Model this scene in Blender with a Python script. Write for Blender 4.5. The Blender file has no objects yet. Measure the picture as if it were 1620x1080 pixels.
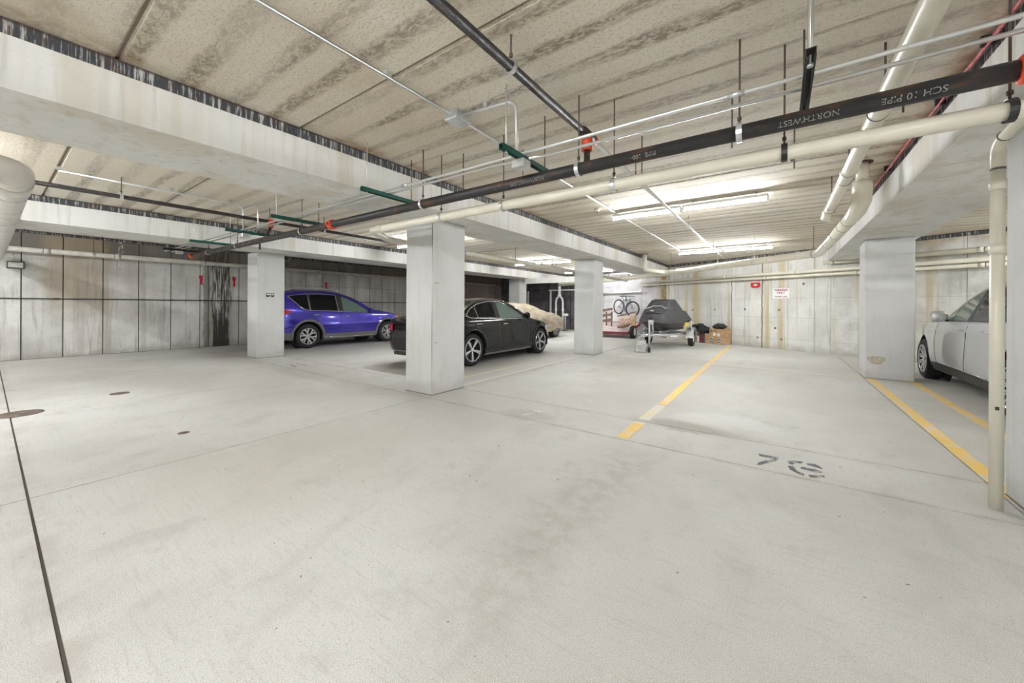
import bpy, math, random
from mathutils import Vector, Matrix
random.seed(7)
PI = math.pi
C = bpy.context.scene.collection
S = bpy.context.scene
# ------------------------------------------------------------------ camera, world, exposure
YAW = math.atan(423 / 594)
F = Vector((-math.sin(YAW), math.cos(YAW), 0)); R = Vector((math.cos(YAW), math.sin(YAW), 0)); U = Vector((0, 0, 1))
TH = 0.0055
cam_d = bpy.data.cameras.new('camera'); cam = bpy.data.objects.new('camera', cam_d); C.objects.link(cam)
cam_d.sensor_width = 36; cam_d.lens = 594 / 1620 * 36; cam_d.shift_y = -57 / 1620; cam_d.clip_start = .05
r2 = R * math.cos(TH) + U * math.sin(TH); u2 = U * math.cos(TH) - R * math.sin(TH)
m = Matrix((r2, u2, -F)).transposed().to_4x4(); m.translation = Vector((0, 0, 1.25)); cam.matrix_world = m
S.camera = cam
W = bpy.data.worlds.new('world'); S.world = W; W.use_nodes = True
W.node_tree.nodes['Background'].inputs[0].default_value = (.9, .95, 1, 1); W.node_tree.nodes['Background'].inputs[1].default_value = .3
S.view_settings.view_transform = 'Standard'; S.view_settings.look = 'None'; S.view_settings.gamma = 1
S.view_settings.use_curve_mapping = False
S.view_settings.exposure = 1.13
TUBE_GLOW = 105.0      # the tubes light the garage by themselves
S.cycles.max_bounces = 10; S.cycles.diffuse_bounces = 6; S.cycles.use_denoising = True
S.cycles.sample_clamp_indirect = 6

# ------------------------------------------------------------------ materials
class NT:
    def __init__(s, name):
        s.m = bpy.data.materials.new(name); s.m.use_nodes = True; s.t = s.m.node_tree
        s.b = s.t.nodes['Principled BSDF']
    def n(s, kind, **kw):
        x = s.t.nodes.new(kind)
        for k, v in kw.items(): setattr(x, k, v)
        return x
    def l(s, a, b): s.t.links.new(a, b)
    def setin(s, sock, v):
        if isinstance(v, bpy.types.NodeSocket): s.l(v, sock)
        else:
            if sock.type == 'RGBA' and len(v) == 3: v = (*v, 1)
            sock.default_value = v
    def pos(s): return s.n('ShaderNodeNewGeometry').outputs['Position']
    def objc(s): return s.n('ShaderNodeTexCoord').outputs['Object']
    def rnd(s): return s.n('ShaderNodeObjectInfo').outputs['Random']
    def scale(s, v, sc, off=(0, 0, 0)):
        x = s.n('ShaderNodeMapping'); s.l(v, x.inputs[0]); x.inputs['Scale'].default_value = sc; x.inputs['Location'].default_value = off
        return x.outputs[0]
    def noise(s, v, sc=1, det=4, rough=.55, dist=0):
        x = s.n('ShaderNodeTexNoise'); s.l(v, x.inputs['Vector']); x.inputs['Scale'].default_value = sc
        x.inputs['Detail'].default_value = det; x.inputs['Roughness'].default_value = rough; x.inputs['Distortion'].default_value = dist
        return x.outputs[0]
    def mr(s, v, a, b, c=0, d=1, smooth=True):
        x = s.n('ShaderNodeMapRange'); x.interpolation_type = 'SMOOTHSTEP' if smooth else 'LINEAR'
        s.setin(x.inputs[0], v)
        for i, q in enumerate((a, b, c, d)): s.setin(x.inputs[i + 1], q)
        return x.outputs[0]
    def ma(s, op, a, b=0, c=0):
        x = s.n('ShaderNodeMath', operation=op); s.setin(x.inputs[0], a); s.setin(x.inputs[1], b); s.setin(x.inputs[2], c)
        return x.outputs[0]
    def mix(s, f, a, b, mode='MIX'):
        x = s.n('ShaderNodeMix', data_type='RGBA', blend_type=mode); s.setin(x.inputs[0], f)
        s.setin(x.inputs[6], a); s.setin(x.inputs[7], b); return x.outputs[2]
    def xyz(s, v):
        x = s.n('ShaderNodeSeparateXYZ'); s.l(v, x.inputs[0]); return x.outputs
    def bump(s, h, st=.2, d=.01):
        x = s.n('ShaderNodeBump'); x.inputs['Strength'].default_value = st; x.inputs['Distance'].default_value = d
        s.l(h, x.inputs['Height']); s.l(x.outputs[0], s.b.inputs['Normal'])
    def out(s, col, rough=.8, metal=0):
        s.setin(s.b.inputs['Base Color'], col); s.setin(s.b.inputs['Roughness'], rough); s.setin(s.b.inputs['Metallic'], metal)
        return s.m

def near(n, x, c, half, soft):      # 1 inside |x-c|<half, falls off over soft
    d = n.ma('ABSOLUTE', n.ma('SUBTRACT', x, c)); return n.mr(d, half, half + soft, 1, 0)

def simple(name, col, rough=.6, metal=0, var=0, sc=8, coat=0, spec=None):
    n = NT(name)
    c = col
    if var:
        f = n.noise(n.objc(), sc, 4)
        c = n.mix(n.mr(f, .35, .65), tuple(q * (1 - var) for q in col), tuple(min(1, q * (1 + var)) for q in col))
    n.out(c, rough, metal)
    if coat: n.b.inputs['Coat Weight'].default_value = coat; n.b.inputs['Coat Roughness'].default_value = .04
    if spec is not None: n.b.inputs['Specular IOR Level'].default_value = spec
    return n.m

def mat_floor():
    n = NT('floor_concrete'); p = n.pos(); x, y, z = n.xyz(p)
    big = n.noise(p, .35, 5, .6); mid = n.noise(n.scale(p, (1, .45, 1)), 2.2, 6, .65, .4); fine = n.noise(p, 60, 3, .7); grit = n.noise(p, 240, 2, .6)
    c = n.mix(n.mr(big, .35, .65), (.50, .49, .455), (.635, .63, .61))
    c = n.mix(n.ma('MULTIPLY', n.mr(mid, .50, .70), .45), c, (.42, .41, .385))
    c = n.mix(n.ma('MULTIPLY', n.mr(fine, .5, .68), .38), c, (.42, .39, .34))
    c = n.mix(n.ma('MULTIPLY', n.mr(grit, .52, .66), .45), c, (.30, .28, .25))
    c = n.mix(n.ma('MULTIPLY', n.mr(grit, .48, .34), .4), c, (.88, .87, .85))
    wob = n.noise(p, 1.6, 7, .78)
    brush = n.noise(n.scale(p, (1.2, 14, 1)), 3.0, 5, .7)
    c = n.mix(n.ma('MULTIPLY', n.mr(brush, .52, .70), .28), c, (.36, .345, .31))
    cloud = n.noise(p, 3.2, 6, .72)
    c = n.mix(n.ma('MULTIPLY', n.mr(cloud, .54, .68), .30), c, (.40, .38, .335))
    pit = n.noise(p, 22, 2, .5)
    c = n.mix(n.ma('MULTIPLY', n.mr(pit, .735, .76), .8), c, (.14, .13, .11))
    # worn brown scuff that runs on from the end of the yellow line, dark damp stains at the joints, darker patches beneath two cars
    xs = n.ma('ADD', x, n.ma('MULTIPLY', n.ma('SUBTRACT', wob, .5), .5))
    tr = n.ma('MULTIPLY', near(n, xs, -1.02, .04, .30), n.ma('MULTIPLY', n.mr(y, 3.5, 3.0), n.mr(y, .6, 1.5)))
    tr = n.ma('MULTIPLY', tr, n.mr(n.noise(p, 9, 5, .7), .38, .62, .15, .75))
    c = n.mix(n.ma('MULTIPLY', tr, .62), c, (.34, .31, .26))
    def blob(cx, cy, rx, ry, k, col, cc, lo=.4):
        dx = n.ma('DIVIDE', n.ma('SUBTRACT', x, cx), rx); dy = n.ma('DIVIDE', n.ma('SUBTRACT', y, cy), ry)
        d = n.ma('SQRT', n.ma('ADD', n.ma('MULTIPLY', dx, dx), n.ma('MULTIPLY', dy, dy)))
        d = n.ma('ADD', d, n.ma('MULTIPLY', n.ma('SUBTRACT', wob, .5), 2.2))
        return n.mix(n.ma('MULTIPLY', n.mr(d, lo, 1.1, 1, 0), k), cc, col)
    c = blob(-.75, 4.22, .75, .20, .7, (.30, .27, .23), c)
    c = blob(-.45, 4.7, .6, .30, .4, (.74, .74, .72), c, .6)
    c = blob(-2.35, 3.62, .38, .25, .5, (.36, .34, .32), c)
    c = blob(-1.6, 5.6, 1.1, 1.1, .5, (.42, .40, .37), c)
    c = blob(-2.2, 7.6, 1.0, 1.7, .5, (.45, .42, .37), c)
    c = blob(0.1, 6.4, .5, 1.3, .2, (.50, .48, .44), c)
    c = blob(-6.3, 5.0, .8, .5, .55, (.32, .30, .27), c)
    c = blob(-3.1, 1.6, 1.0, 1.4, .35, (.52, .48, .40), c)
    c = blob(1.3, 1.6, 1.4, .8, .2, (.50, .49, .45), c)
    c = blob(-11.8, 5.3, .9, 2.2, .5, (.30, .28, .25), c)
    # scum along the long cross joint and beside the joints at the column line
    j = n.ma('MULTIPLY', near(n, y, .165, .01, .10), n.mr(n.noise(p, 3, 5, .7), .42, .62))
    c = n.mix(n.ma('MULTIPLY', j, .45), c, (.42, .37, .34))
    for jy in (3.47, 4.15):
        j = n.ma('MULTIPLY', near(n, y, jy, .0, .07), n.mr(n.noise(p, 4, 5, .7), .42, .66))
        c = n.mix(n.ma('MULTIPLY', j, .6), c, (.42, .37, .30))
    n.bump(n.ma('ADD', n.ma('MULTIPLY', fine, .6), n.ma('MULTIPLY', grit, .4)), .55, .006)
    return n.out(c, n.mr(big, .3, .7, .55, .8))

def mat_ceiling():
    n = NT('ceiling_plank_concrete'); p = n.pos(); x, y, z = n.xyz(p); r = n.rnd()
    # each hollow-core plank shows cloudy dark bands that follow its length
    warp = n.noise(n.scale(p, (.5, 3, 1)), 2, 4)
    ph = n.ma('ADD', n.ma('MULTIPLY', y, 2 * PI / .29), n.ma('MULTIPLY', warp, 3.2))
    band = n.mr(n.ma('SINE', n.ma('ADD', ph, n.ma('MULTIPLY', r, 3))), -.1, .9)
    patch = n.mr(n.noise(n.scale(p, (.45, 1.6, 1)), 1.3, 5, .6), .36, .6)
    mott = n.mr(n.noise(n.scale(p, (1, 2.2, 1)), 13, 6, .8, .5), .44, .56)
    fine = n.noise(n.scale(p, (1, 1.6, 1)), 55, 4, .7)
    c = n.mix(n.mr(n.noise(p, .6, 4), .35, .65), (.67, .60, .485), (.77, .725, .63))
    k = n.ma('MULTIPLY', n.ma('MULTIPLY', band, n.ma('MULTIPLY_ADD', patch, .65, .35)), n.ma('MULTIPLY_ADD', mott, .7, .3))
    c = n.mix(n.ma('MULTIPLY', k, .95), c, (.25, .205, .145))
    c = n.mix(n.ma('MULTIPLY', n.mr(fine, .50, .66), .5), c, (.30, .26, .20))
    c = n.mix(n.ma('MULTIPLY', n.mr(n.noise(p, 1.1, 5, .7), .58, .72), .35), c, (.50, .40, .24))
    c = n.mix(n.ma('MULTIPLY', r, .25), c, (.68, .66, .61))
    for bx, sg in ((-3.53, 1), (-4.44, -1), (-8.95, 1), (1.02, -1)):   # rust seeping where the planks sit on the beams
        e = n.ma('MULTIPLY', near(n, x, bx + sg * .02, .02, .16), n.mr(n.noise(p, 2.2, 5, .7), .45, .65))
        c = n.mix(n.ma('MULTIPLY', e, .7), c, (.33, .18, .07))
    n.bump(n.ma('ADD', n.ma('MULTIPLY', mott, -.5), fine), .5, .008)
    return n.out(c, .9)

def mat_concrete(name, a, b, dark, drip=.3, bug=.3, tint=.15, streak_col=(.40, .35, .25), streak=.0, zstain=0):
    n = NT(name); p = n.pos(); x, y, z = n.xyz(p)
    c = n.mix(n.mr(n.noise(p, .9, 5, .6), .35, .65), a, b)
    c = n.mix(n.ma('MULTIPLY', n.rnd(), tint), c, dark)
    v = n.noise(n.scale(p, (5, 5, .35)), 2.2, 5, .65)
    c = n.mix(n.ma('MULTIPLY', n.mr(v, .52, .7), drip), c, dark)
    if streak:
        v2 = n.noise(n.scale(p, (1.6, 1.6, .06), (3, 1, 0)), 1.5, 4, .6)
        c = n.mix(n.ma('MULTIPLY', n.mr(v2, .5, .62), streak), c, streak_col)
    h = n.noise(n.scale(p, (1, 1, 3)), 14, 5, .7)
    c = n.mix(n.ma('MULTIPLY', n.mr(h, .56, .74), bug), c, tuple(q * .7 for q in dark))
    sp = n.noise(p, 70, 3, .7)
    c = n.mix(n.ma('MULTIPLY', n.mr(sp, .55, .75), .25), c, tuple(q * .8 for q in dark))
    if zstain:
        e = n.mr(n.ma('ADD', z, n.ma('MULTIPLY', n.ma('SUBTRACT', n.noise(p, 2.5, 4), .5), .5)), .22, .02, 0, 1)
        c = n.mix(n.ma('MULTIPLY', e, zstain), c, (.30, .28, .24))
    n.bump(n.ma('ADD', h, sp), .3, .006)
    return n, c, p, x, y, z

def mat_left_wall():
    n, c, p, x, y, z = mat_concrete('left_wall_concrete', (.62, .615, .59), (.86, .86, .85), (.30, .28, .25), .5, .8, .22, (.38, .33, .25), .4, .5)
    w = n.noise(p, 2.6, 5, .7)
    # water stains: dark leak near the second bay, brown tide marks; shade above the pipe painted in as a dark top band
    ys = n.ma('ADD', y, n.ma('MULTIPLY', n.ma('SUBTRACT', n.noise(n.scale(p, (1, 5, .5)), 2, 5, .7), .5), .5))
    leak = n.ma('MULTIPLY', near(n, ys, 4.05, .17, .10), n.mr(n.noise(n.scale(p, (1, 9, .5)), 2.6, 5, .7), n.mr(z, .2, 1.3, .30, .42, False), n.mr(z, .2, 1.3, .38, .52, False)))
    c = n.mix(n.ma('MULTIPLY', leak, .93), c, (.035, .028, .02))
    c = n.mix(n.ma('MULTIPLY', near(n, ys, 3.72, .04, .06), .6), c, (.12, .09, .06))
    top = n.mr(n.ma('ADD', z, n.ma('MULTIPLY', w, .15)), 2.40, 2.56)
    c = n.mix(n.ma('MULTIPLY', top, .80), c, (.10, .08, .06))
    br = n.ma('MULTIPLY', near(n, n.ma('ADD', y, n.ma('MULTIPLY', w, .4)), 1.45, .35, .25), n.mr(n.ma('ADD', z, n.ma('MULTIPLY', w, .8)), 1.1, 1.9))
    c = n.mix(n.ma('MULTIPLY', br, .55), c, (.40, .32, .21))
    far = n.ma('MULTIPLY', n.mr(y, 10.5, 11.5), .75)  # unlit far end: its shade is put into the wall colour
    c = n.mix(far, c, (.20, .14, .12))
    wh = n.ma('MULTIPLY', near(n, ys, 1.98, .015, .05), n.mr(n.noise(p, 14, 4), .5, .6))
    c = n.mix(n.ma('MULTIPLY', wh, .9), c, (.75, .72, .68))
    return n.out(c, .85)

def mat_back_wall():
    n, c, p, x, y, z = mat_concrete('back_wall_concrete', (.62, .62, .585), (.77, .77, .74), (.34, .32, .28), .5, .65, .18, (.50, .42, .25), .9, .45)
    top = n.mr(z, 2.55, 2.74)
    c = n.mix(n.ma('MULTIPLY', top, n.mr(n.noise(p, 3, 4), .3, .6, .2, .7)), c, (.42, .33, .22))
    # damp on the right of the sign, lamp-lit look towards the bicycle put into a grey-white tone
    d = n.ma('MULTIPLY', n.mr(x, .9, 1.5), n.mr(n.noise(p, 1.5, 5, .7), .40, .62))
    c = n.mix(n.ma('MULTIPLY', d, .4), c, (.34, .32, .28))
    c = n.mix(n.mr(x, -3.9, -4.0), c, n.mix(n.mr(n.noise(p, 3, 4), .4, .7), (.62, .61, .63), (.48, .465, .475)))
    return n.out(c, .85)

def mat_beam():
    n, c, p, x, y, z = mat_concrete('beam_concrete', (.70, .70, .68), (.79, .79, .775), (.46, .44, .38), .55, .15, .1, (.52, .46, .34), .4)
    return n.out(c, .8)
def mat_column():
    n, c, p, x, y, z = mat_concrete('column_concrete', (.57, .575, .575), (.65, .655, .655), (.46, .455, .44), .25, .18, .05, zstain=.35)
    return n.out(c, .8)
def mat_bearing():
    n = NT('stained_bearing_strip'); p = n.pos(); z_ = n.xyz(p)[2]
    v = n.noise(n.scale(p, (24, 24, 1.6)), 1.6, 5, .7); q = n.noise(n.scale(p, (3, 3, 2)), 2, 4)
    c = n.mix(n.mr(v, .50, .62), (.045, .05, .06), (.50, .49, .47))
    c = n.mix(n.ma('MULTIPLY', n.mr(n.noise(p, 9, 6, .8), .52, .66), .7), c, (.12, .06, .03))
    c = n.mix(n.ma('MULTIPLY', n.mr(z_, 2.825, 2.84), .8), c, (.05, .025, .018))
    return n.out(c, .75)
def mat_iron():
    n = NT('black_iron'); p = n.objc()
    v = n.noise(n.scale(p, (2, 6, 6)), 3, 5, .7)
    c = n.mix(n.mr(v, .5, .66), (.030, .030, .031), (.10, .052, .035))
    return n.out(c, n.mr(v, .4, .6, .38, .6), .15)
def mat_paint(name, col, wear=.45):
    n = NT(name); p = n.pos()
    v = n.noise(p, 6, 6, .75); f = n.noise(p, 60, 3, .7)
    k = n.mr(n.ma('ADD', n.ma('MULTIPLY', v, .7), n.ma('MULTIPLY', f, .3)), wear, wear + .12)
    return n.out(n.mix(k, (.66, .63, .57), col), .7)
def mat_cover(name, a, b, rough=.8):
    n = NT(name); p = n.objc()
    c = n.mix(n.mr(n.noise(n.scale(p, (1, 2, 3)), 3, 5), .35, .65), a, b)
    n.bump(n.noise(n.scale(p, (1.2, 3, 2)), 3.5, 4, .6, 1.2), .6, .05)
    return n.out(c, rough)
def glow(name, col, st):
    n = NT(name); n.b.inputs['Emission Color'].default_value = (*col, 1); n.b.inputs['Emission Strength'].default_value = st
    return n.out(col, .5)

M = dict(
    floor=mat_floor(), ceil=mat_ceiling(), leftw=mat_left_wall(), backw=mat_back_wall(), beam=mat_beam(), col=mat_column(), bearing=mat_bearing(),
    joint=simple('joint_dark', (.10, .09, .08), .95), joint_pale=simple('joint_brown', (.24, .205, .16), .95),
    fjoint=simple('floor_joint', (.10, .085, .07), .95), storage=simple('dark_partition', (.085, .075, .085), .6, 0, .35, 3),
    iron=mat_iron(), pvc=simple('cream_pipe', (.72, .69, .58), .32, 0, .05, 3, .3), pvcjoint=simple('pipe_glue_line', (.16, .15, .15), .5),
    grime=simple('grey_pipe', (.60, .58, .53), .4, 0, .1, 5), galv=simple('galvanised_steel', (.66, .68, .70), .32, .75, .12, 12), emt=simple('conduit_steel', (.74, .75, .75), .28, .7),
    rod=simple('threaded_rod', (.13, .10, .09), .6, .4), green=simple('green_channel', (.012, .10, .075), .45), black=simple('black_channel', (.02, .02, .02), .4),
    red=simple('red_coupling', (.62, .07, .03), .5), redpaint=simple('red_spray', (.62, .03, .05), .6), strobe=simple('strobe_red', (.55, .03, .03), .35),
    cable=simple('pink_red_cable', (.50, .11, .12), .6, 0, .3, 20), rust=simple('rusty_strip', (.14, .065, .04), .9, 0, .5, 6),
    white=simple('white_plastic', (.80, .80, .78), .4), tube=glow('lit_tube', (.965, .985, 1), TUBE_GLOW), print=simple('faded_pipe_print', (.24, .23, .21), .6),
    yellow=mat_paint('yellow_line_paint', (.80, .55, .16), .40), yellow_faint=mat_paint('faded_yellow_paint', (.74, .63, .34), .49),
    stencil=mat_paint('dark_stencil_paint', (.10, .105, .125), .40), stencil_faint=mat_paint('faint_stencil_paint', (.26, .26, .27), .47),
    drain=simple('rusty_iron_lid', (.16, .12, .10), .7, .3, .4, 20),
    blue=simple('blue_car_paint', (.05, .035, .46), .2, .5, 0, 8, 1), blackpaint=simple('black_car_paint', (.004, .004, .005), .12, 0, 0, 8, .45, .25),
    silver=simple('silver_car_paint', (.60, .61, .63), .28, .55, 0, 8, 1), glass=simple('tinted_glass', (.006, .006, .007), .03, 0, 0, 8, 0, .35),
    glass_clear=simple('greenish_window', (.13, .20, .17), .05, 0, 0, 8, .6), trim=simple('chrome_trim', (.85, .86, .88), .12, 1), rubber=simple('tyre_rubber', (.018, .018, .018), .75, 0, .2, 10),
    alloy=simple('alloy_wheel', (.72, .73, .75), .25, .7), alloydark=simple('wheel_shadow', (.02, .02, .022), .6), clad=simple('grey_cladding', (.16, .155, .16), .55),
    seam=simple('panel_gap', (.006, .006, .01), .6), blackplastic=simple('black_plastic', (.02, .02, .02), .45), redlight=simple('red_lamp_lens', (.62, .01, .02), .15, 0, 0, 8, .5),
    amber=simple('amber_lamp_lens', (.85, .42, .16), .2), clearlens=simple('clear_lamp_lens', (.75, .77, .8), .12),
    carcover=mat_cover('tan_car_cover', (.31, .26, .19), (.44, .385, .30)), skicover=mat_cover('charcoal_cover', (.04, .04, .044), (.07, .07, .078), .6),
    hull=simple('dark_hull', (.028, .022, .026), .3, 0, .2, 4), plate_yellow=simple('yellow_sticker', (.85, .62, .10), .5),
    card=simple('brown_cardboard', (.50, .32, .17), .85, 0, .12, 6), card_dark=simple('dark_carton', (.10, .075, .07), .7), bag=None, ink=simple('black_ink', (.02, .02, .02), .7), paper=simple('white_label', (.82, .82, .80), .7),
    wood=simple('pale_worn_wood', (.56, .42, .34), .8, 0, .25, 12), wood_dark=simple('brown_wood', (.20, .12, .09), .8, 0, .25, 12), deck=simple('pinkish_deck_board', (.52, .43, .42), .75, 0, .15, 5), redmetal=simple('red_trailer_frame', (.17, .02, .035), .5),
    bikeframe=simple('grey_blue_frame', (.16, .20, .26), .35, .3), bluegrey=simple('blue_grey_plastic', (.35, .45, .52), .4), signred=simple('sign_red', (.30, .015, .07), .6), post=simple('brown_post', (.36, .28, .19), .85, 0, .3, 6))
n = NT('black_bin_bag'); n.bump(n.noise(n.objc(), 16, 5, .6, 1), .9, .04); M['bag'] = n.out((.02, .02, .022), .25)

# ------------------------------------------------------------------ mesh helpers
OFF = {}
class MB:
    def __init__(s): s.v = []; s.f = []; s.sm = []
    def add(s, vs, fs, smooth=False):
        k = len(s.v); s.v += [tuple(q) for q in vs]; s.f += [tuple(i + k for i in f) for f in fs]; s.sm += [smooth] * len(fs); return s
    def box(s, a, b, bev=0):
        x0, y0, z0 = a; x1, y1, z1 = b
        if not bev:
            return s.add([(x0, y0, z0), (x1, y0, z0), (x1, y1, z0), (x0, y1, z0), (x0, y0, z1), (x1, y0, z1), (x1, y1, z1), (x0, y1, z1)],
                         [(0, 3, 2, 1), (4, 5, 6, 7), (0, 1, 5, 4), (1, 2, 6, 5), (2, 3, 7, 6), (3, 0, 4, 7)])
        e = bev
        pts = [(x0 + e, y0), (x1 - e, y0), (x1, y0 + e), (x1, y1 - e), (x1 - e, y1), (x0 + e, y1), (x0, y1 - e), (x0, y0 + e)]
        cx, cy = (x0 + x1) / 2, (y0 + y1) / 2
        ins = [(x + (e if x < cx else -e) * (1 if x in (x0, x1) else 0), y + (e if y < cy else -e) * (1 if y in (y0, y1) else 0)) for x, y in pts]
        vs = [(*q, z0) for q in ins] + [(*q, z0 + e) for q in pts] + [(*q, z1 - e) for q in pts] + [(*q, z1) for q in ins]
        fs = [tuple(range(7, -1, -1)), tuple(range(24, 32))]
        for r in range(3):
            for i in range(8): j = (i + 1) % 8; fs.append((r * 8 + i, r * 8 + j, r * 8 + 8 + j, r * 8 + 8 + i))
        return s.add(vs, fs)
    def obox(s, c, ax, ay, az):     # oriented box: centre and half-axis vectors
        c, ax, ay, az = map(Vector, (c, ax, ay, az)); vs = []
        for k in (-1, 1):
            for i, j in ((-1, -1), (1, -1), (1, 1), (-1, 1)): vs.append(c + ax * i + ay * j + az * k)
        return s.add(vs, [(0, 3, 2, 1), (4, 5, 6, 7), (0, 1, 5, 4), (1, 2, 6, 5), (2, 3, 7, 6), (3, 0, 4, 7)])
    def tube(s, pts, r, seg=12, caps=True, closed=False):
        P = [Vector(p) for p in pts]; N = len(P); rs = r if isinstance(r, (list, tuple)) else [r] * N
        up = None; vs = []; fs = []
        for i, p in enumerate(P):
            if closed: t = (P[(i + 1) % N] - P[i - 1]).normalized()
            else: t = (P[min(i + 1, N - 1)] - P[max(i - 1, 0)]).normalized()
            if up is None:
                up = t.orthogonal().normalized()
            up = (up - t * up.dot(t)).normalized(); sd = t.cross(up)
            for k in range(seg):
                a = 2 * PI * k / seg; vs.append(p + (up * math.cos(a) + sd * math.sin(a)) * rs[i])
        for i in range(N if closed else N - 1):
            j = (i + 1) % N
            for k in range(seg): l = (k + 1) % seg; fs.append((i * seg + k, i * seg + l, j * seg + l, j * seg + k))
        s.add(vs, fs, True)
        if caps and not closed:
            b = len(s.v) - len(vs)
            s.f.append(tuple(b + k for k in range(seg - 1, -1, -1))); s.f.append(tuple(b + (N - 1) * seg + k for k in range(seg))); s.sm += [False, False]
        return s
    def lathe(s, prof, o, ax, seg=24, closed=False):    # prof: (radius, along)
        o = Vector(o); ax = Vector(ax).normalized(); u = ax.orthogonal().normalized(); w = ax.cross(u); vs = []; fs = []; n = len(prof)
        for r, h in prof:
            for k in range(seg): a = 2 * PI * k / seg; vs.append(o + ax * h + (u * math.cos(a) + w * math.sin(a)) * r)
        for i in range(n if closed else n - 1):
            j = (i + 1) % n
            for k in range(seg): l = (k + 1) % seg; fs.append((i * seg + k, i * seg + l, j * seg + l, j * seg + k))
        s.add(vs, fs, True)
        if not closed:
            b = len(s.v) - len(vs)
            s.f.append(tuple(b + k for k in range(seg - 1, -1, -1))); s.f.append(tuple(b + (n - 1) * seg + k for k in range(seg))); s.sm += [False, False]
        return s
    def grid(s, g, smooth=True, closed=False):
        n, m = len(g), len(g[0]); vs = [p for row in g for p in row]; fs = []
        for i in range(n - 1):
            for j in range(m if closed else m - 1): k = (j + 1) % m; fs.append((i * m + j, i * m + k, (i + 1) * m + k, (i + 1) * m + j))
        return s.add(vs, fs, smooth)
    def prism(s, poly, o, ux, uy, n_, d):      # polygon in plane (ux,uy) from origin o, thickness d along n_
        o, ux, uy, n_ = map(Vector, (o, ux, uy, n_)); k = len(poly)
        a = [o + ux * x + uy * y for x, y in poly]; b = [q + n_ * d for q in a]
        return s.add(a + b, [tuple(range(k - 1, -1, -1)), tuple(range(k, 2 * k))] + [(i, (i + 1) % k, (i + 1) % k + k, i + k) for i in range(k)])
    def mesh(s, name, mat, off=Vector((0, 0, 0))):
        me = bpy.data.meshes.new(name); me.from_pydata([tuple(Vector(q) - off) for q in s.v], [], s.f); me.update()
        me.polygons.foreach_set('use_smooth', s.sm); me.materials.append(mat); return me
    def build(s, name, mat, parent=None, label=None, kind=None):
        off = OFF.get(parent.name, Vector((0, 0, 0))) if parent else Vector((0, 0, 0))
        o = bpy.data.objects.new(name, s.mesh(name, mat, off)); C.objects.link(o)
        if parent: o.parent = parent; OFF[o.name] = off
        if label: o['label'] = label
        if kind: o['kind'] = kind
        return o
def fix(o):      # outward normals
    import bmesh
    bm = bmesh.new(); bm.from_mesh(o.data); bmesh.ops.recalc_face_normals(bm, faces=bm.faces); bm.to_mesh(o.data); bm.free(); return o
def thing(name, label, cat, loc=(0, 0, 0), group=None, kind=None):
    o = bpy.data.objects.new(name, None); o.empty_display_size = .1; C.objects.link(o); o.location = loc; OFF[o.name] = Vector(loc)
    o['label'] = label; o['category'] = cat
    if group: o['group'] = group
    if kind: o['kind'] = kind
    return o
def tag(o, label, cat, group=None, kind=None):
    o['label'] = label; o['category'] = cat
    if group: o['group'] = group
    if kind: o['kind'] = kind
    return o
def copy_part(src, parent, loc, name=None):
    c = src.copy(); C.objects.link(c); c.parent = parent; c.location = loc; return c
def arc(c, a, b, r0, n=8):      # points of a quarter bend around corner c from direction a to b
    c, a, b = map(Vector, (c, a, b)); o = c + (a + b) * r0
    return [o - b * r0 * math.cos(t) - a * r0 * math.sin(t) for t in [PI / 2 * k / n for k in range(n + 1)]]
def elbow(p0, c, p1, r0, n=6):  # path p0 -> c -> p1 with the corner rounded
    p0, c, p1 = map(Vector, (p0, c, p1)); a = (p0 - c).normalized(); b = (p1 - c).normalized()
    s0, s1 = c + a * r0, c + b * r0; out = []
    for k in range(n + 1):
        t = k / n; out.append(s0 * (1 - t) ** 2 + c * 2 * t * (1 - t) + s1 * t * t)
    return out

# ------------------------------------------------------------------ the setting
CEIL = 2.85; XL = -13.5; Y0 = -7.0; XR = 8.0
bwY = lambda x, off=0: 13.62 - off - .527 * x      # face of the skewed back wall
BD = Vector((1, -.527, 0)).normalized(); BN = Vector((-.527, -1, 0)).normalized()   # along it to the right, out of it towards the camera
def bwP(x, z, off=0): return Vector((x, bwY(x), z)) + BN * off

# floor: bed with pale slabs, saw-cut joints between them
fl = MB().box((XL - .2, Y0 - .2, -.25), (XR + .2, 21.5, -.012)).build('floor', M['fjoint'], kind='structure')
xb = [XL, -8.9, -3.9, 1.215, XR]; yb = [Y0, -3.2, .165, 3.47, 4.15, 8.9, 9.65, 14.2, 21.3]
for i in range(4):
    for j in range(8):
        g = .0065
        y1 = yb[j + 1]
        MB().box((xb[i] + g, yb[j] + g, -.06), (xb[i + 1] - g, y1 - g, 0)).build('slab', M['floor'], fl)

# ceiling: deck above, precast planks under it
ce = MB().box((XL - .2, Y0 - .2, CEIL + .02), (XR + .2, 21.5, CEIL + .22)).build('ceiling', M['joint_pale'], kind='structure')
pj = [.5 + 1.165 * k for k in range(-7, 19)]
bays = [(XL, -9.4), (-9.4, -3.98), (-3.98, 1.5), (1.5, XR)]
pm = {}
for (a, b) in bays:
    for k in range(len(pj) - 1):
        g = .008; w = 1.165 - 2 * g
        if (a, b) not in pm:
            me = MB(); L = b - a
            pr = [(0, .014), (.012, 0), (w - .012, 0), (w, .014), (w, .14), (0, .14)]   # chamfered lower arrises
            me.prism(pr, (.004, 0, 0), (0, 1, 0), (0, 0, 1), (1, 0, 0), L - .008); pm[a, b] = me.mesh('plank', M['ceil'])
        o = bpy.data.objects.new('plank', pm[a, b]); C.objects.link(o); o.parent = ce; o.location = (a, pj[k] + g, CEIL)

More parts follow.
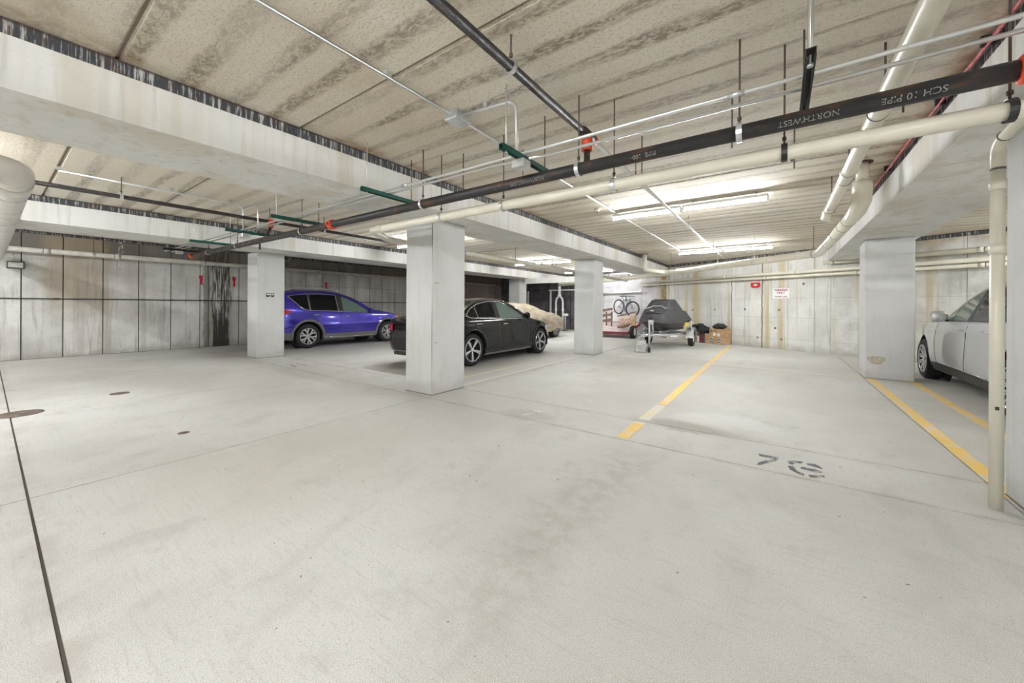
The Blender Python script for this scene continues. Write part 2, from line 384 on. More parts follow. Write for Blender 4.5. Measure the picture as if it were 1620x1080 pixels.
# left wall: backing with form-board panels
lw = MB().box((XL - .25, Y0, 0), (XL - .02, 21.2, CEIL)).build('wall_left', M['joint'], kind='structure')
ys = [.46, 1.05, 1.68, 2.31, 2.94, 3.57, 3.77, 4.52, 5.15, 5.85, 6.52, 7.1, 7.75, 8.37, 9.03, 9.62]
y = .46 - .63; lo = []
while y > Y0: lo.append(y); y -= .63
y = 9.62 + .64
while y < 20.9: ys.append(y); y += .64
ys = [Y0] + lo[::-1] + ys + [20.9]
for i in range(len(ys) - 1):
    zz = [0, 1.335, 2.79] if ys[i] < 6 else [0, .82, 1.335, 1.90, 2.79]
    for j in range(len(zz) - 1):
        d = random.uniform(0, .006)
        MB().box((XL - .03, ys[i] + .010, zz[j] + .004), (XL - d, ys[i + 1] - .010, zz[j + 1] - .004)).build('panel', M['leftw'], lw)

# skewed back wall
def bwbox(mb, x0, x1, z0, z1, d0, d1):
    a = bwP(x0, z0); b = bwP(x1, z0); L = (b - a).length
    return mb.obox((a + b) / 2 + BN * ((d0 + d1) / 2) + Vector((0, 0, (z1 - z0) / 2)), BD * (L / 2), BN * ((d1 - d0) / 2), (0, 0, (z1 - z0) / 2))
bw = bwbox(MB(), -14.0, 9.5, 0, CEIL, -.3, -.015).build('wall_back', M['joint_pale'], kind='structure')
xs = [-8.6, -7.9, -7.1, -6.3, -5.5, -4.75, -4.05, -3.73, -3.3, -2.57, -1.81, -1.28, -.9, -.43, .2, .78, 1.11, 1.7, 2.48, 3.2, 3.95, 4.7, 5.5, 6.3, 7.1, 8.0]
zz = [0, .32, .94, 1.50, 2.10, 2.76]
for i in range(len(xs) - 1):
    z_ = [0, 2.76] if xs[i] in (.78, -4.05) else zz
    for j in range(len(z_) - 1):
        bwbox(MB(), xs[i] + .004, xs[i + 1] - .004, z_[j] + .002, z_[j + 1] - .002, -.03, random.uniform(-.004, .002)).build('panel', M['backw'], bw)
for x, z in ((-2.57, 1.12), (-1.81, 1.14), (-.9, 1.17), (-.01, 1.16), (-.55, .3), (.05, .3), (-.1, .62), (-2.2, .4), (.55, 1.9)):
    c = bwP(x, z, .0); MB().lathe([(.035, 0), (.03, .004), (.012, .004)], c, BN, 10).build('tie_hole', M['joint_pale'], bw, 'dark round form-tie mark')
c = bwbox(MB(), -.66, -.44, .3, 2.75, 0, .004)
MB().tube([bwP(-.43 + random.uniform(-.012, .012), z / 10, .001) for z in range(0, 27)], .011, 5).build('crack', M['joint'], bw, 'long dark vertical crack')
MB().tube([bwP(-1.28 + random.uniform(-.01, .01), z / 10, .001) for z in range(0, 22)], .008, 5).build('crack', M['joint'], bw, 'thin dark vertical crack')
bwbox(MB(), -3.80, -3.62, 0, 2.5, .002, .05).build('corner_post', M['post'], bw, 'brown stained vertical post')
# other closing walls (behind and beside the camera)
MB().box((XL - .2, Y0 - .3, 0), (XR + .2, Y0, CEIL)).build('wall_rear', M['beam'], kind='structure')
MB().box((XR, Y0, 0), (XR + .3, 12, CEIL)).build('wall_right', M['beam'], kind='structure')

# dark bearing gap along the top of the back and left walls
bwbox(MB(), -9, 7.9, 2.765, 2.85, -.02, .02).build('trim_1', M['bearing'], kind='structure')
MB().box((XL - .02, Y0, 2.79), (XL + .012, 20.6, 2.85)).build('trim_2', M['bearing'], kind='structure')

def beam(x0, x1, y1, lab, skew=0):
    t = thing('concrete_beam', lab, 'beam', ((x0 + x1) / 2, 0, 2.45), kind='structure')
    ya = Y0
    for yy, nm in ((8.93, 0), (y1, 1)):
        m_ = MB(); e0 = bwY(x0) if nm else yy; e1 = bwY(x1) if nm else yy
        v = [(x0, ya, 2.45), (x1, ya, 2.45), (x1, e1, 2.45), (x0, e0, 2.45)]
        v += [(a, b, 2.752) for a, b, _ in v]
        m_.add(v, [(0, 3, 2, 1), (4, 5, 6, 7), (0, 1, 5, 4), (1, 2, 6, 5), (2, 3, 7, 6), (3, 0, 4, 7)]).build('beam_segment', M['beam'], t)
        ya = yy + .008
    MB().box((x0 + .012, Y0, 2.752), (x1 - .012, min(bwY(x0), bwY(x1)), 2.849)).build('bearing_strip', M['bearing'], t, 'black and rust stained strip on top of the beam')
    return t
beam(-4.44, -3.53, 16, 'long pale concrete beam over the tall middle column, running from upper left')
beam(-10.0, -8.95, 19, 'farther pale concrete beam on the left, carried by the column with the small black plate')
beam(1.02, 1.95, 13, 'pale concrete beam on the right with red cables along its top edge')

def column(x0, x1, y0, y1, lab, zt=2.449):
    t = thing('concrete_column', lab, 'column', ((x0 + x1) / 2, (y0 + y1) / 2, 0), kind='structure')
    MB().box((x0, y0, 0), (x1, y1, zt), .012).build('shaft', M['col'], t)
    MB().box((x0 - .002, y0 - .002, 0), (x1 + .002, y1 + .002, .006)).build('base_joint', M['joint_pale'], t)
    return t
c1 = column(-4.46, -3.90, 3.58, 4.24, 'large square concrete column in the middle, next to the black sedan')
MB().tube([(-3.9 - .012, 3.588, .02), (-3.9 - .010, 3.586, .9), (-3.9 - .012, 3.588, 1.6), (-3.908, 3.588, 2.4)], .006, 5).build('chipped_edge', M['joint_pale'], c1, 'dark worn seam on the front edge')
for z, s_ in ((1.55, .09), (.72, .06)):
    MB().tube([(-3.8985, 3.62, z), (-3.8985, 3.66, z + .008), (-3.8985, 3.62 + s_, z + .002)], .003, 4).build('chip', M['joint'], c1)
c2 = column(-10.30, -9.74, 3.62, 4.20, 'concrete column with a small black plate, left of the blue car')
c3 = column(-4.38, -3.83, 8.96, 9.56, 'concrete column left of the covered watercraft')
c4 = column(1.235, 1.85, 9.02, 9.62, 'wide concrete column with a brown patch, left of the silver car')
c5 = column(-10.3, -9.7, 14.2, 14.8, 'distant concrete column behind the covered car')
c6 = column(1.24, 1.85, 3.3, 3.98, 'near concrete column at the right edge behind the downpipe')
for c_, x0, y0, y1 in ((c4, 1.235, 9.0, 9.02),):
    pts = [(.05 + .11 * math.cos(a) * (1 + .25 * math.sin(3 * a)), .09 * math.sin(a) * (1 + .2 * math.cos(2 * a))) for a in [k * PI / 8 for k in range(16)]]
    MB().prism(pts, (1.33, 9.0195, .33), (1, 0, 0), (0, 0, 1), (0, -1, 0), .002).build('repair_patch', simple('tan_repair', (.48, .44, .36), .9, 0, .2, 30), c4, 'uneven brown mortar patch low on the face')
for i in range(16):   # flakes of white paint on the near column
    yy = random.uniform(3.33, 3.75); z = random.uniform(.2, 1.9); s_ = random.uniform(.006, .016)
    pts = [(s_ * math.cos(a) * random.uniform(.5, 1.2), s_ * 1.8 * math.sin(a) * random.uniform(.5, 1.2)) for a in [k * PI / 4 for k in range(8)]]
    MB().prism(pts, (1.2395, yy, z), (0, 1, 0), (0, 0, 1), (-1, 0, 0), .0015).build('paint_flake', M['paper'], c6)
t = thing('column_plate', 'small black plate with white markings on the left column', 'sign', (-9.74, 3.92, 1.46))
MB().box((-9.742, 3.80, 1.42), (-9.732, 3.97, 1.50)).build('plate', M['blackplastic'], t)
for a, b, z0, z1 in ((3.815, 3.86, 1.46, 1.485), (3.87, 3.91, 1.46, 1.485), (3.92, 3.955, 1.46, 1.485), (3.87, 3.90, 1.428, 1.445)):
    MB().box((-9.733, a, z0), (-9.731, b, z1)).build('marking', M['paper'], t)

# dark storage partition at the far end with white frame posts
pw = MB().box((XL, 17.9, 0), (-8.3, 18.0, CEIL)).build('wall_storage', M['blackplastic'], kind='structure')
for i in range(8):
    MB().box((XL + .02 + i * .65, 17.86, .02), (XL + .63 + i * .65, 17.9, 2.1 - .02)).build('panel', M['storage'], pw)
    MB().box((XL + .02 + i * .65, 17.86, 2.12), (XL + .63 + i * .65, 17.9, 2.8)).build('panel', M['storage'], pw)
t = thing('door_frame', 'white steel frame of the dark doorway at the far end', 'frame', (-9.6, 17.8, 0))
for x in (-11.55, -10.1): MB().box((x - .03, 17.74, 0), (x + .03, 17.84, 2.05)).build('post', M['white'], t)
MB().box((-10.2, 17.74, 2.05), (-8.35, 17.84, 2.11)).build('lintel', M['white'], t)
t = thing('white_pipe_stack', 'white pipe stack with a forked lower end by the dark doorway', 'pipe', (-9.2, 17.3, 0))
MB().tube([(-8.0, 17.0, 2.42)] + elbow((-8.0, 17.0, 2.42), (-9.25, 17.2, 2.42), (-9.25, 17.2, 1.7), .1) + [(-9.25, 17.2, 1.75)], .07, 10).build('main_pipe', M['white'], t)
MB().tube([(-9.25, 17.2, 1.83), (-9.25, 17.2, 1.72)], .10, 10).build('socket', M['white'], t)
for s_ in (-1, 1):
    MB().tube([(-9.25, 17.2, 1.75), (-9.25 + .16 * s_, 17.2, 1.62), (-9.25 + .2 * s_, 17.2, 1.45), (-9.25 + .2 * s_, 17.2, 0)], .05, 8).build('branch_pipe', M['white'], t)
    MB().tube([(-9.25 + .2 * s_, 17.2, 1.1), (-9.25 + .2 * s_, 17.2, 1.0)], .07, 8).build('collar', M['white'], t)
t = thing('hose_reel_post', 'slim blue-grey post with a pale head beside the dark doorway', 'post', (-9.1, 16.9, 0))
MB().tube([(-8.75, 16.9, 0), (-8.75, 16.9, .78)], .035, 8).build('post', M['bluegrey'], t)
MB().box((-8.88, 16.8, .74), (-8.62, 17, .86), .02).build('head', M['paper'], t)
MB().tube([(-8.75, 16.9, 0), (-8.75, 16.9, .03)], .12, 10).build('base', M['blackplastic'], t)
MB().box((-9.2, 13.9, 2.22), (-4.6, 14.15, 2.449)).build('concrete_lintel', M['beam'])
tag(bpy.data.objects['concrete_lintel'], 'narrow pale cross beam beyond the covered car', 'beam', kind='structure')

# ------------------------------------------------------------------ strip lights
def strip_light(x, y, z=2.72, group='ceiling strip lights', lab='lit tube light'):
    t = thing('strip_light', lab, 'light', (x, y, z + .13), group)
    MB().box((x - .535, y - .05, z + .032), (x + .535, y + .05, z + .075), .008).build('housing', M['white'], t)
    MB().tube([(x - .52, y, z + .008), (x + .52, y, z + .008)], .019, 8).build('tube', M['tube'], t)
    for s_ in (-1, 1):
        MB().box((x + s_ * .535 - .012, y - .026, z - .015), (x + s_ * .535 + .012, y + .03, z + .05)).build('end_cap', M['white'], t)
        MB().tube([(x + s_ * .4, y, z + .06), (x + s_ * .4, y, CEIL)], .004, 5).build('hanger_rod', M['rod'], t)
    return t
G = 'tube lights in pairs below the ceiling'
for (xc, tags) in ((-1.73, ('left tube of the nearest pair of lit lights, end at the conduit', 'left tube of the far pair of lit lights, before the back wall')),):
    strip_light(-1.78, 6.2, lab='left tube of the nearest pair of lit lights, its end at the conduit')
    strip_light(-.67, 6.2, lab='right tube of the nearest pair of lit lights, left of the large white pipes')
    strip_light(-1.78, 11.35, lab='left tube of the far pair of lit lights in front of the back wall')
    strip_light(-.67, 11.35, lab='right tube of the far pair of lit lights in front of the back wall')
for i, (xx, yy, lb) in enumerate(((-6.2, 11.35, 'lit tube just left of the column beside the watercraft'), (-7.4, 11.35, 'lit tube seen small left of the column beside the watercraft'),
                     (-6.3, 6.2, 'lit tube mostly hidden by the large middle column, nearer end'), (-7.5, 6.2, 'lit tube mostly hidden by the large middle column, farther end'),
                     (-6.2, 15.2, 'lit tube above the bicycle wall, right one'), (-7.35, 15.2, 'lit tube above the bicycle wall, left one'))):
    strip_light(xx, yy, lab=lb)
for yy in (-.75, -5.0):
    for xx, nm in ((-11.6, 'bay by the left wall, added fill'), (-7.4, 'left bay'), (-6.2, 'left bay, inner'), (-1.73, 'middle bay'), (-.6, 'middle bay, right'), (4.4, 'right bay'), (5.6, 'right bay, outer')):  # the tubes by the left wall are unseen, added as fill
        strip_light(xx, yy, lab='lit tube behind the viewpoint in the %s, %s row' % (nm, 'first' if yy > -2 else 'second'))
for xx, nm in ((-12.0, 'bay by the left wall, added fill'), (-6.8, 'left bay')):  # unseen extra tubes, added to brighten the left wall
    strip_light(xx, -2.7, lab='fill tube added behind the viewpoint in the %s, extra row' % nm)
for yy in (5.4, 9.4):
    for xx, nm in ((4.4, 'inner'), (5.6, 'outer')): strip_light(xx, yy, lab='lit tube in the right bay beyond the silver car, %s one of the %s pair' % (nm, 'near' if yy < 6 else 'far'))

# ------------------------------------------------------------------ pipes
def hanger(t, p, r, top=CEIL, mat='galv', axis=(1, 0, 0), rod='rod'):
    p = Vector(p); ax = Vector(axis).normalized(); sd = ax.cross(Vector((0, 0, 1)))
    pts = [p + (sd * math.cos(a) + Vector((0, 0, 1)) * math.sin(a)) * (r + .006) for a in [2 * PI * k / 16 for k in range(16)]]
    m_ = MB()
    a = [q - ax * .014 for q in pts]; b = [q + ax * .014 for q in pts]; a2 = [p + (q - p) * (1 + .006 / r) - ax * 0 for q in a]; 
    c_ = [q + (q - p).normalized() * .005 for q in a]; d_ = [q + (q - p).normalized() * .005 for q in b]
    rows = [a, b, d_, c_, a]
    m_.grid([list(x) for x in zip(*([a, b, d_, c_, a]))] + [[a[0], b[0], d_[0], c_[0], a[0]]], False)
    m_.build('hanger_strap', M[mat], t)
    MB().tube([p + Vector((0, 0, r)), (p.x, p.y, top)], .0055, 6).build('hanger_rod', M[rod], t)
    MB().tube([p + Vector((0, 0, r + .03)), p + Vector((0, 0, r + .05))], .012, 6).build('nut', M[rod], t)
def ring(t, p, ax, r, w=.006, mat='pvcjoint', name='joint_ring', dr=.003):
    p = Vector(p); ax = Vector(ax).normalized()
    return MB().tube([p - ax * w, p + ax * w], r + dr, 16).build(name, M[mat], t)

# black fire main across the picture
BY, BZ = 2.62, 2.29
t = thing('black_fire_main', 'long black iron sprinkler main crossing under the beams from right to left', 'pipe', (0, BY, BZ))
MB().tube([(-10.35, BY, BZ), (.84, BY, BZ)], .045, 20).build('pipe', M['iron'], t)
MB().tube([(.94, BY, BZ), (4.5, BY, BZ)], .045, 20).build('pipe', M['iron'], t)
for x in (.89, -4.75, -10.4):
    MB().tube([(x - .045, BY, BZ), (x - .035, BY, BZ), (x + .035, BY, BZ), (x + .045, BY, BZ)], [.05, .062, .062, .05], 18).build('coupling', M['red'], t, 'red grooved coupling')
    for s_ in (-1, 1): MB().box((x - .018, BY + s_ * .068 - .02, BZ - .015), (x + .018, BY + s_ * .068 + .02, BZ + .015)).build('coupling_bolt', M['red'], t)
for x in (-.2, -1.25, -3.0, -5.55, -7.9, -9.4): hanger(t, (x, BY, BZ), .045, CEIL if not (-4.44 < x < -3.53 or -10 < x < -8.95) else 2.45)
for tx, x0, s_ in (('NORTHWEST', .12, .036), ('PIPE  100', -.75, .034), ('SCH 10 PIPE', .52, .036), ('NORTHWEST PIPE', -1.7, .034)):
    cu = bpy.data.curves.new('print', 'FONT'); cu.body = tx; cu.size = s_ * 1.2; cu.align_x = 'CENTER'; cu.resolution_u = 3
    to = bpy.data.objects.new('print', cu); C.objects.link(to); dg = bpy.context.evaluated_depsgraph_get(); me = bpy.data.meshes.new_from_object(to.evaluated_get(dg)); bpy.data.objects.remove(to)
    for v in me.vertices:      # wrapped on the lower near side, read from the other side as in place
        a = PI * 1.20 + (v.co.y - .02) / .0458; v.co = Vector((x0 - v.co.x, .0462 * math.cos(a), .0462 * math.sin(a)))
    me.materials.clear(); me.materials.append(M['print']); o = bpy.data.objects.new('printed_text', me); C.objects.link(o); o.parent = t; o['label'] = 'faint lettering printed along the pipe'

# cream drain pipe just below and behind it
WY, WZ = 2.83, 2.19
t = thing('cream_drain_pipe', 'long cream plastic drain pipe parallel to the black main, bending behind the middle column', 'pipe', (0, WY, WZ))
path = [(4.5, WY, WZ)] + elbow((4.5, WY, WZ), (-4.22, WY, WZ), (-4.62, 3.5, WZ), .12) + elbow((-4.22, WY, WZ), (-4.62, 3.4, WZ), (-4.62, 12, WZ), .1) + [(-4.62, 13.8, WZ)]
MB().tube(path, .045, 18).build('pipe', M['pvc'], t)
for x in (.89, .02, -1.05, -2.12, -2.95): hanger(t, (x, WY, WZ), .045, CEIL, 'black' if x > 0 else 'galv')
for x in (-4.0,): ring(t, (x, WY, WZ), (1, 0, 0), .048, .03, 'pvc', 'socket')
for y in (5.0, 6.6, 8.2, 10, 12): hanger(t, (-4.62, y, WZ), .045, CEIL, axis=(0, 1, 0))

# downpipe at the near right column
t = thing('cream_downpipe', 'vertical cream downpipe standing in front of the near right column', 'pipe', (1.10, 3.45, 0))
MB().tube([(1.105, 3.66, .0), (1.105, 3.66, 2.12)], .031, 20).build('pipe', M['pvc'], t)
MB().tube([(1.105, 3.66, 2.1)] + elbow((1.105, 3.66, 2.1), (1.105, 3.66, 2.275), (1.12, 3.40, 2.335), .07) + elbow((1.12, 3.4, 2.335), (1.13, 2.83, 2.42), (1.13, 2.83, 2.245), .09) + [(1.13, 2.83, 2.24)], .031, 18).build('bend', M['pvc'], t)
for z in (2.02, 1.62):
    MB().tube([(1.105, 3.66, z - .035), (1.105, 3.66, z + .03)], .0365, 20).build('socket', M['pvc'], t)
ring(t, (1.105, 3.66, 2.115), (0, 0, 1), .031); ring(t, (1.108, 3.58, 2.295), (0, -1, .25), .031)
MB().box((1.09, 3.622, .62), (1.105, 3.630, .64)).build('tape_mark', M['blackplastic'], t)

# silver conduits on strut channels
t = thing('conduit_pair', 'pair of thin silver conduits running across the picture above the black main', 'conduit', (0, 2.42, 2.43))
MB().tube([(-11.2, 2.33, 2.42), (-1.66, 2.40, 2.42), (4.5, 2.40, 2.42)], .0115, 10).build('conduit', M['emt'], t)
MB().tube([(-11.2, 2.45, 2.42), (-2.0, 2.47, 2.42), (-1.55, 2.47, 2.40), (-1.45, 2.54, 2.42), (4.5, 2.52, 2.42)], .0115, 10).build('conduit', M['emt'], t)
for x in (1.05, -3.0, -5.0, -.2): MB().tube([(x - .04, 2.40 if x > -2 else 2.385, 2.42), (x + .04, 2.40 if x > -2 else 2.385, 2.42)], .016, 8).build('coupling', M['galv'], t)
lw_labels = ['nearest black slotted strut channel hung above the black main', 'green strut channel with a silver junction box, left of the red tee', 'green strut channel just left of the middle column top', 'green strut channel third from the middle column, near the small red tee',
             'green strut channel with a silver plate below two bent conduits', 'small green strut channel left of the column with the black plate', 'farthest strut channel, dark, near the left wall']
for i, x in enumerate((.11, -1.62, -3.33, -5.32, -6.9, -8.62, -10.35)):
    g = M['black'] if i in (0, 6) else M['green']
    t = thing('strut_channel', lw_labels[i], 'bracket', (x, 2.45, 2.385), 'strut channels carrying the conduits')
    y0, y1 = 2.13, 2.80; m_ = MB(); z0, z1 = 2.365, 2.406
    m_.box((x - .02, y0, z1 - .003), (x + .02, y1, z1)); m_.box((x - .02, y0, z0), (x - .017, y1, z1)); m_.box((x + .017, y0, z0), (x + .02, y1, z1))
    m_.box((x - .02, y0, z0), (x - .010, y1, z0 + .003)); m_.box((x + .010, y0, z0), (x + .02, y1, z0 + .003))
    m_.build('channel', g, t)
    top = 2.45 if -10 < x < -8.95 or -4.44 < x < -3.53 else CEIL
    for yy in (2.19, 2.74):
        MB().tube([(x, yy, 2.35), (x, yy, top)], .005, 6).build('hanger_rod', M['emt' if yy < 2.3 else 'rod'], t)
        MB().tube([(x, yy, 2.350), (x, yy, 2.362)], .013, 6).build('nut', M['galv'], t)
    for yy in (2.40, 2.52):
        MB().box((x - .02, yy - .022, 2.404), (x + .02, yy + .022, 2.410)).build('conduit_clamp', M['galv'], t)
for k, x in enumerate((-1.62, -6.9, -10.35)):
    y0 = 2.34
    o = MB().box((x - .055, y0 - .01, 2.30), (x + .055, y0 + .10, 2.362), .006).build('junction_box', M['galv']); tag(o, ('silver junction box under the green strut channel by the red tee', 'silver junction box under the strut below the two bent conduits', 'small silver junction box on the farthest strut by the left wall')[k], 'box')
# conduit drops beside the struts
def conduit(pts, lab, r=.0115, clamps=()):
    t = thing('conduit', lab, 'conduit', pts[0])
    MB().tube(pts, r, 8).build('pipe', M['emt'], t)
    for c_ in clamps: MB().box((c_[0] - .02, c_[1] - .02, CEIL - .035), (c_[0] + .02, c_[1] + .02, CEIL)).build('clamp', M['galv'], t)
    return t
cz = 2.815
t = conduit([(-2.2, -6, cz), (-2.2, 2.2, cz)], 'silver conduit along the planks running down to the junction box in the middle', .012, ((-2.2, .75), (-2.2, 1.6)))
t = conduit([(-2.2, 2.38, cz), (-2.25, 6.1, cz)], 'silver conduit along the planks from the junction box to the near tube light', .012, ((-2.22, 3.4), (-2.24, 4.8)))
t = conduit([(-2.25, 6.3, cz), (-2.28, 11.2, cz)], 'silver conduit along the planks between the near and far tube lights', .012, ((-2.26, 8.6),))
o = MB().box((-2.27, 2.2, 2.775), (-2.13, 2.38, 2.849), .008).build('junction_box', M['galv']); tag(o, 'square silver junction box on the ceiling where three conduits meet', 'box')
conduit([(-2.13, 2.28, cz)] + elbow((-2.13, 2.28, cz), (-1.64, 2.34, cz), (-1.64, 2.36, 2.4), .09) + [(-1.64, 2.36, 2.36)], 'silver conduit bending down from the ceiling box to the green strut', .012, ((-1.9, 2.3),))
conduit([(.12, 2.36, 2.849), (.12, 2.36, 2.42)], 'short vertical silver conduit above the black strut channel', .013)
conduit([(-6.95, .5, cz)] + elbow((-6.95, 1, cz), (-6.95, 2.38, cz), (-6.95, 2.38, 2.42), .12) + [(-6.95, 2.38, 2.42)], 'thin grey conduit in the left bay bending down at a strut', .011, ((-6.9, .5), (-6.9, 1.5)))
conduit([(-7.6, 2.49, cz)] + elbow((-7.6, 2.49, cz), (-6.72, 2.5, cz), (-6.72, 2.5, 2.42), .12) + [(-6.72, 2.5, 2.42)], 'short conduit from the side bending down beside the grey one', .011)

# branch lines
t = thing('black_branch_pipe', 'thick dark sprinkler branch pipe running down from the top centre to the red tee', 'pipe', (-1.3, 2.8, 2.65))
MB().tube([(-1.3, Y0 + .1, 2.66), (-1.3, 2.84, 2.66)], .028, 14).build('pipe', M['iron'], t)
MB().tube([(-1.3, 2.76, 2.66), (-1.3, 2.80, 2.66), (-1.3, 2.98, 2.66), (-1.3, 3.0, 2.66)], [.03, .042, .042, .03], 14).build('tee', M['iron'], t)
MB().tube([(-1.3, 2.88, 2.66), (-1.3, 2.88, 2.60), (-1.3, 2.88, 2.53)], [.036, .045, .045], 14).build('coupling', M['red'], t, 'bright red coupling')
MB().tube([(-1.3, 2.96, 2.66), (-1.3, 3.02, 2.66)], .042, 14).build('coupling', M['red'], t, 'bright red coupling')
MB().tube([(-1.3, 2.88, 2.55)] + elbow((-1.3, 2.88, 2.5), (-1.3, 2.88, 2.36), (-1.3, 2.66, 2.30), .07), .026, 12).build('riser', M['iron'], t)
for y in (.4, 1.8): hanger(t, (-1.3, y, 2.66), .028, CEIL, axis=(0, 1, 0))
t = thing('silver_branch_pipe', 'bright thin steel pipe continuing from the red tee towards the back wall', 'pipe', (-1.3, 8, 2.66))
MB().tube([(-1.3, 3.02, 2.66), (-1.33, 12.6, 2.66)], .019, 12).build('pipe', M['emt'], t)
for y in (4.2, 7.2, 10.2): hanger(t, (-1.31, y, 2.66), .022, CEIL, axis=(0, 1, 0))
t = thing('left_bay_branch_pipe', 'dark sprinkler branch pipe crossing the left bay with a small red tee', 'pipe', (-6.8, 3, 2.6))
MB().tube([(-6.8, Y0 + .1, 2.6), (-6.82, 16, 2.6)], .026, 12).build('pipe', M['iron'], t)
for y in (2.72, 5.0): MB().tube([(-6.8, y - .04, 2.6), (-6.8, y + .04, 2.6)], .042, 12).build('coupling', M['red'], t, 'small red coupling')
MB().tube([(-6.8, 2.72, 2.6), (-6.8, 2.72, 2.50)], .040, 10).build('tee', M['red'], t)
MB().tube([(-6.8, 2.72, 2.52), (-6.8, 2.64, 2.30)], .024, 10).build('riser', M['iron'], t)
for y in (1.0, 3.6, 6.4, 9.6, 12.4): hanger(t, (-6.8, y, 2.6), .026, CEIL, axis=(0, 1, 0))
t = thing('drop_pipe', 'dark pipe dropping down the beam face just above the left column', 'pipe', (-8.9, 3.6, 2.5))
MB().tube([(-8.4, 3.3, 2.60)] + elbow((-8.4, 3.3, 2.60), (-8.9, 3.35, 2.60), (-8.9, 3.35, 2.4), .05) + [(-8.9, 3.35, 2.40)], .018, 8).build('pipe', M['iron'], t)

# big cream pipe at the left edge
t = thing('large_cream_pipe', 'thick cream drain pipe with an elbow at the left edge of the picture', 'pipe', (-5, .1, 2.25))
LZ = 2.25
path = [(-4.75, -3.0, LZ + .02)] + elbow((-4.75, -3, LZ + .02), (-4.75, .13, LZ), (-9, .13, LZ), .16) + [(-12.9, .13, LZ - .02), (-13.3, .13, LZ - .02)]
MB().tube(path, .105, 22).build('pipe', M['grime'], t)
for x in (-5.12, -5.45, -5.6, -6.3, -7.1, -8.0, -9.5): ring(t, (x, .13, LZ), (1, 0, 0), .105)
MB().tube([(-5.05, .13, LZ), (-5.5, .13, LZ)], .112, 22).build('socket', M['grime'], t)
ring(t, (-4.75, -.12, LZ), (0, 1, 0), .105); hanger(t, (-7.3, .13, LZ), .105); hanger(t, (-11, .13, LZ), .105)

# pipe along the left wall
t = thing('left_wall_pipe', 'cream drain pipe strapped along the top of the left wall', 'pipe', (-13.3, 8, 2.4))
MB().tube([(-13.32, -6, 2.40), (-13.32, 17, 2.40)], .058, 14).build('pipe', M['grime'], t)
for y in [.8, 1.9, 3.6, 5.2, 6.9, 8.6, 9.6, 10.6, 12.4, 14.2]:
    ring(t, (-13.32, y, 2.4), (0, 1, 0), .058, .05, 'grime', 'socket', .006); ring(t, (-13.32, y - .055, 2.4), (0, 1, 0), .058)
for y in (1.5, 4.5, 7.5, 10.5): hanger(t, (-13.32, y, 2.4), .058, 2.84, axis=(0, 1, 0))
t = thing('left_branch_pipe', 'short cream branch pipe and elbow beyond the left column', 'pipe', (-12.6, 5, 2.5))
MB().tube(elbow((-11.0, 5.0, 2.60), (-12.9, 5.15, 2.56), (-13.3, 5.4, 2.42), .3) , .09, 14).build('pipe', M['grime'], t)
hanger(t, (-11.6, 5.05, 2.585), .09)
t = thing('wall_conduit', 'thin grey conduit running along the left wall at mid height', 'conduit', (-13.45, 5, 1.34))
MB().tube([(-13.475, -6.5, 1.345), (-13.475, 16.8, 1.345)], .012, 8).build('pipe', M['iron'], t)
for y in (.9, 2.9, 4.9, 6.9): MB().tube([(-13.475, y, 1.345), (-13.475, y + .09, 1.345)], .017, 8).build('coupling', M['iron'], t)
t = thing('far_branch_pipe', 'thin bent white pipe in the dark gap above the black sedan', 'pipe', (-12.6, 13, 2.5))
MB().tube([(-12.4, 10.9, 2.44)] + elbow((-12.4, 10.9, 2.44), (-12.4, 13.2, 2.44), (-12.6, 13.4, 2.2), .1) + [(-12.6, 13.42, 2.22)], .04, 10).build('pipe', M['grime'], t)
t = thing('emergency_light', 'small white emergency light box in a dark red frame on the left wall', 'light', (-13.45, .31, 2.0))
MB().box((-13.49, .265, 1.985), (-13.43, .505, 2.145), .006).build('frame', M['clad'], t, 'dark frame')
MB().box((-13.43, .285, 2.01), (-13.40, .485, 2.12), .01).build('case', M['white'], t)
MB().box((-13.401, .40, 2.04), (-13.396, .47, 2.09)).build('lens', M['clearlens'], t)
MB().tube([(-13.46, .35, 2.14), (-13.46, .35, 2.34)], .012, 8).build('conduit_drop', M['emt'], t)
for k, (y, z, h_, lb) in enumerate(((3.59, 1.93, .26, 'short red spray mark on the left wall, left of the black leak stain'), (4.39, 1.92, .30, 'red spray mark on the left wall right of the black leak stain'), (7.24, 1.93, .26, 'red spray mark on the wall above the blue car'))):
    pts = [(-.03, -h_ / 2), (.035, -h_ / 2), (.03, 0), (.045, h_ / 4), (.04, h_ / 2), (-.04, h_ / 2), (-.045, h_ / 5), (-.02, 0)]
    o = MB().prism(pts, (-13.4995, y, z), (0, 1, 0), (0, 0, 1), (1, 0, 0), .0025).build('spray_mark', M['redpaint']); tag(o, lb, 'paint mark', 'red spray marks')

# upper right cream pipes
t = thing('overhead_drain_pipe', 'large cream drain pipe running from the top right edge towards the back', 'pipe', (.5, 2, 2.5))
MB().tube([(.53, -4, 2.55), (.52, 1.5, 2.525)] + elbow((.52, 1.5, 2.525), (.51, 6.75, 2.48), (.78, 7.0, 2.46), .1) + [(.66, 6.9, 2.465)], .053, 22).build('pipe', M['pvc'], t)
for y in (3.35, 4.9, 6.2): ring(t, (.515, y, 2.525 - (y - 1.5) * .0086), (0, 1, 0), .053)
for y in (3.15, 4.6, 6.0): hanger(t, (.515, y, 2.525 - (y - 1.5) * .0086), .053, axis=(0, 1, 0))
MB().tube([(.51, 6.2, 2.485), (.51, 6.4, 2.483)], .059, 20).build('socket', M['pvc'], t)
t = thing('floor_outlet_drain', 'thick cream drain pipe dropping from the ceiling and sloping back to the wall pipes', 'pipe', (.72, 5.5, 2.5))
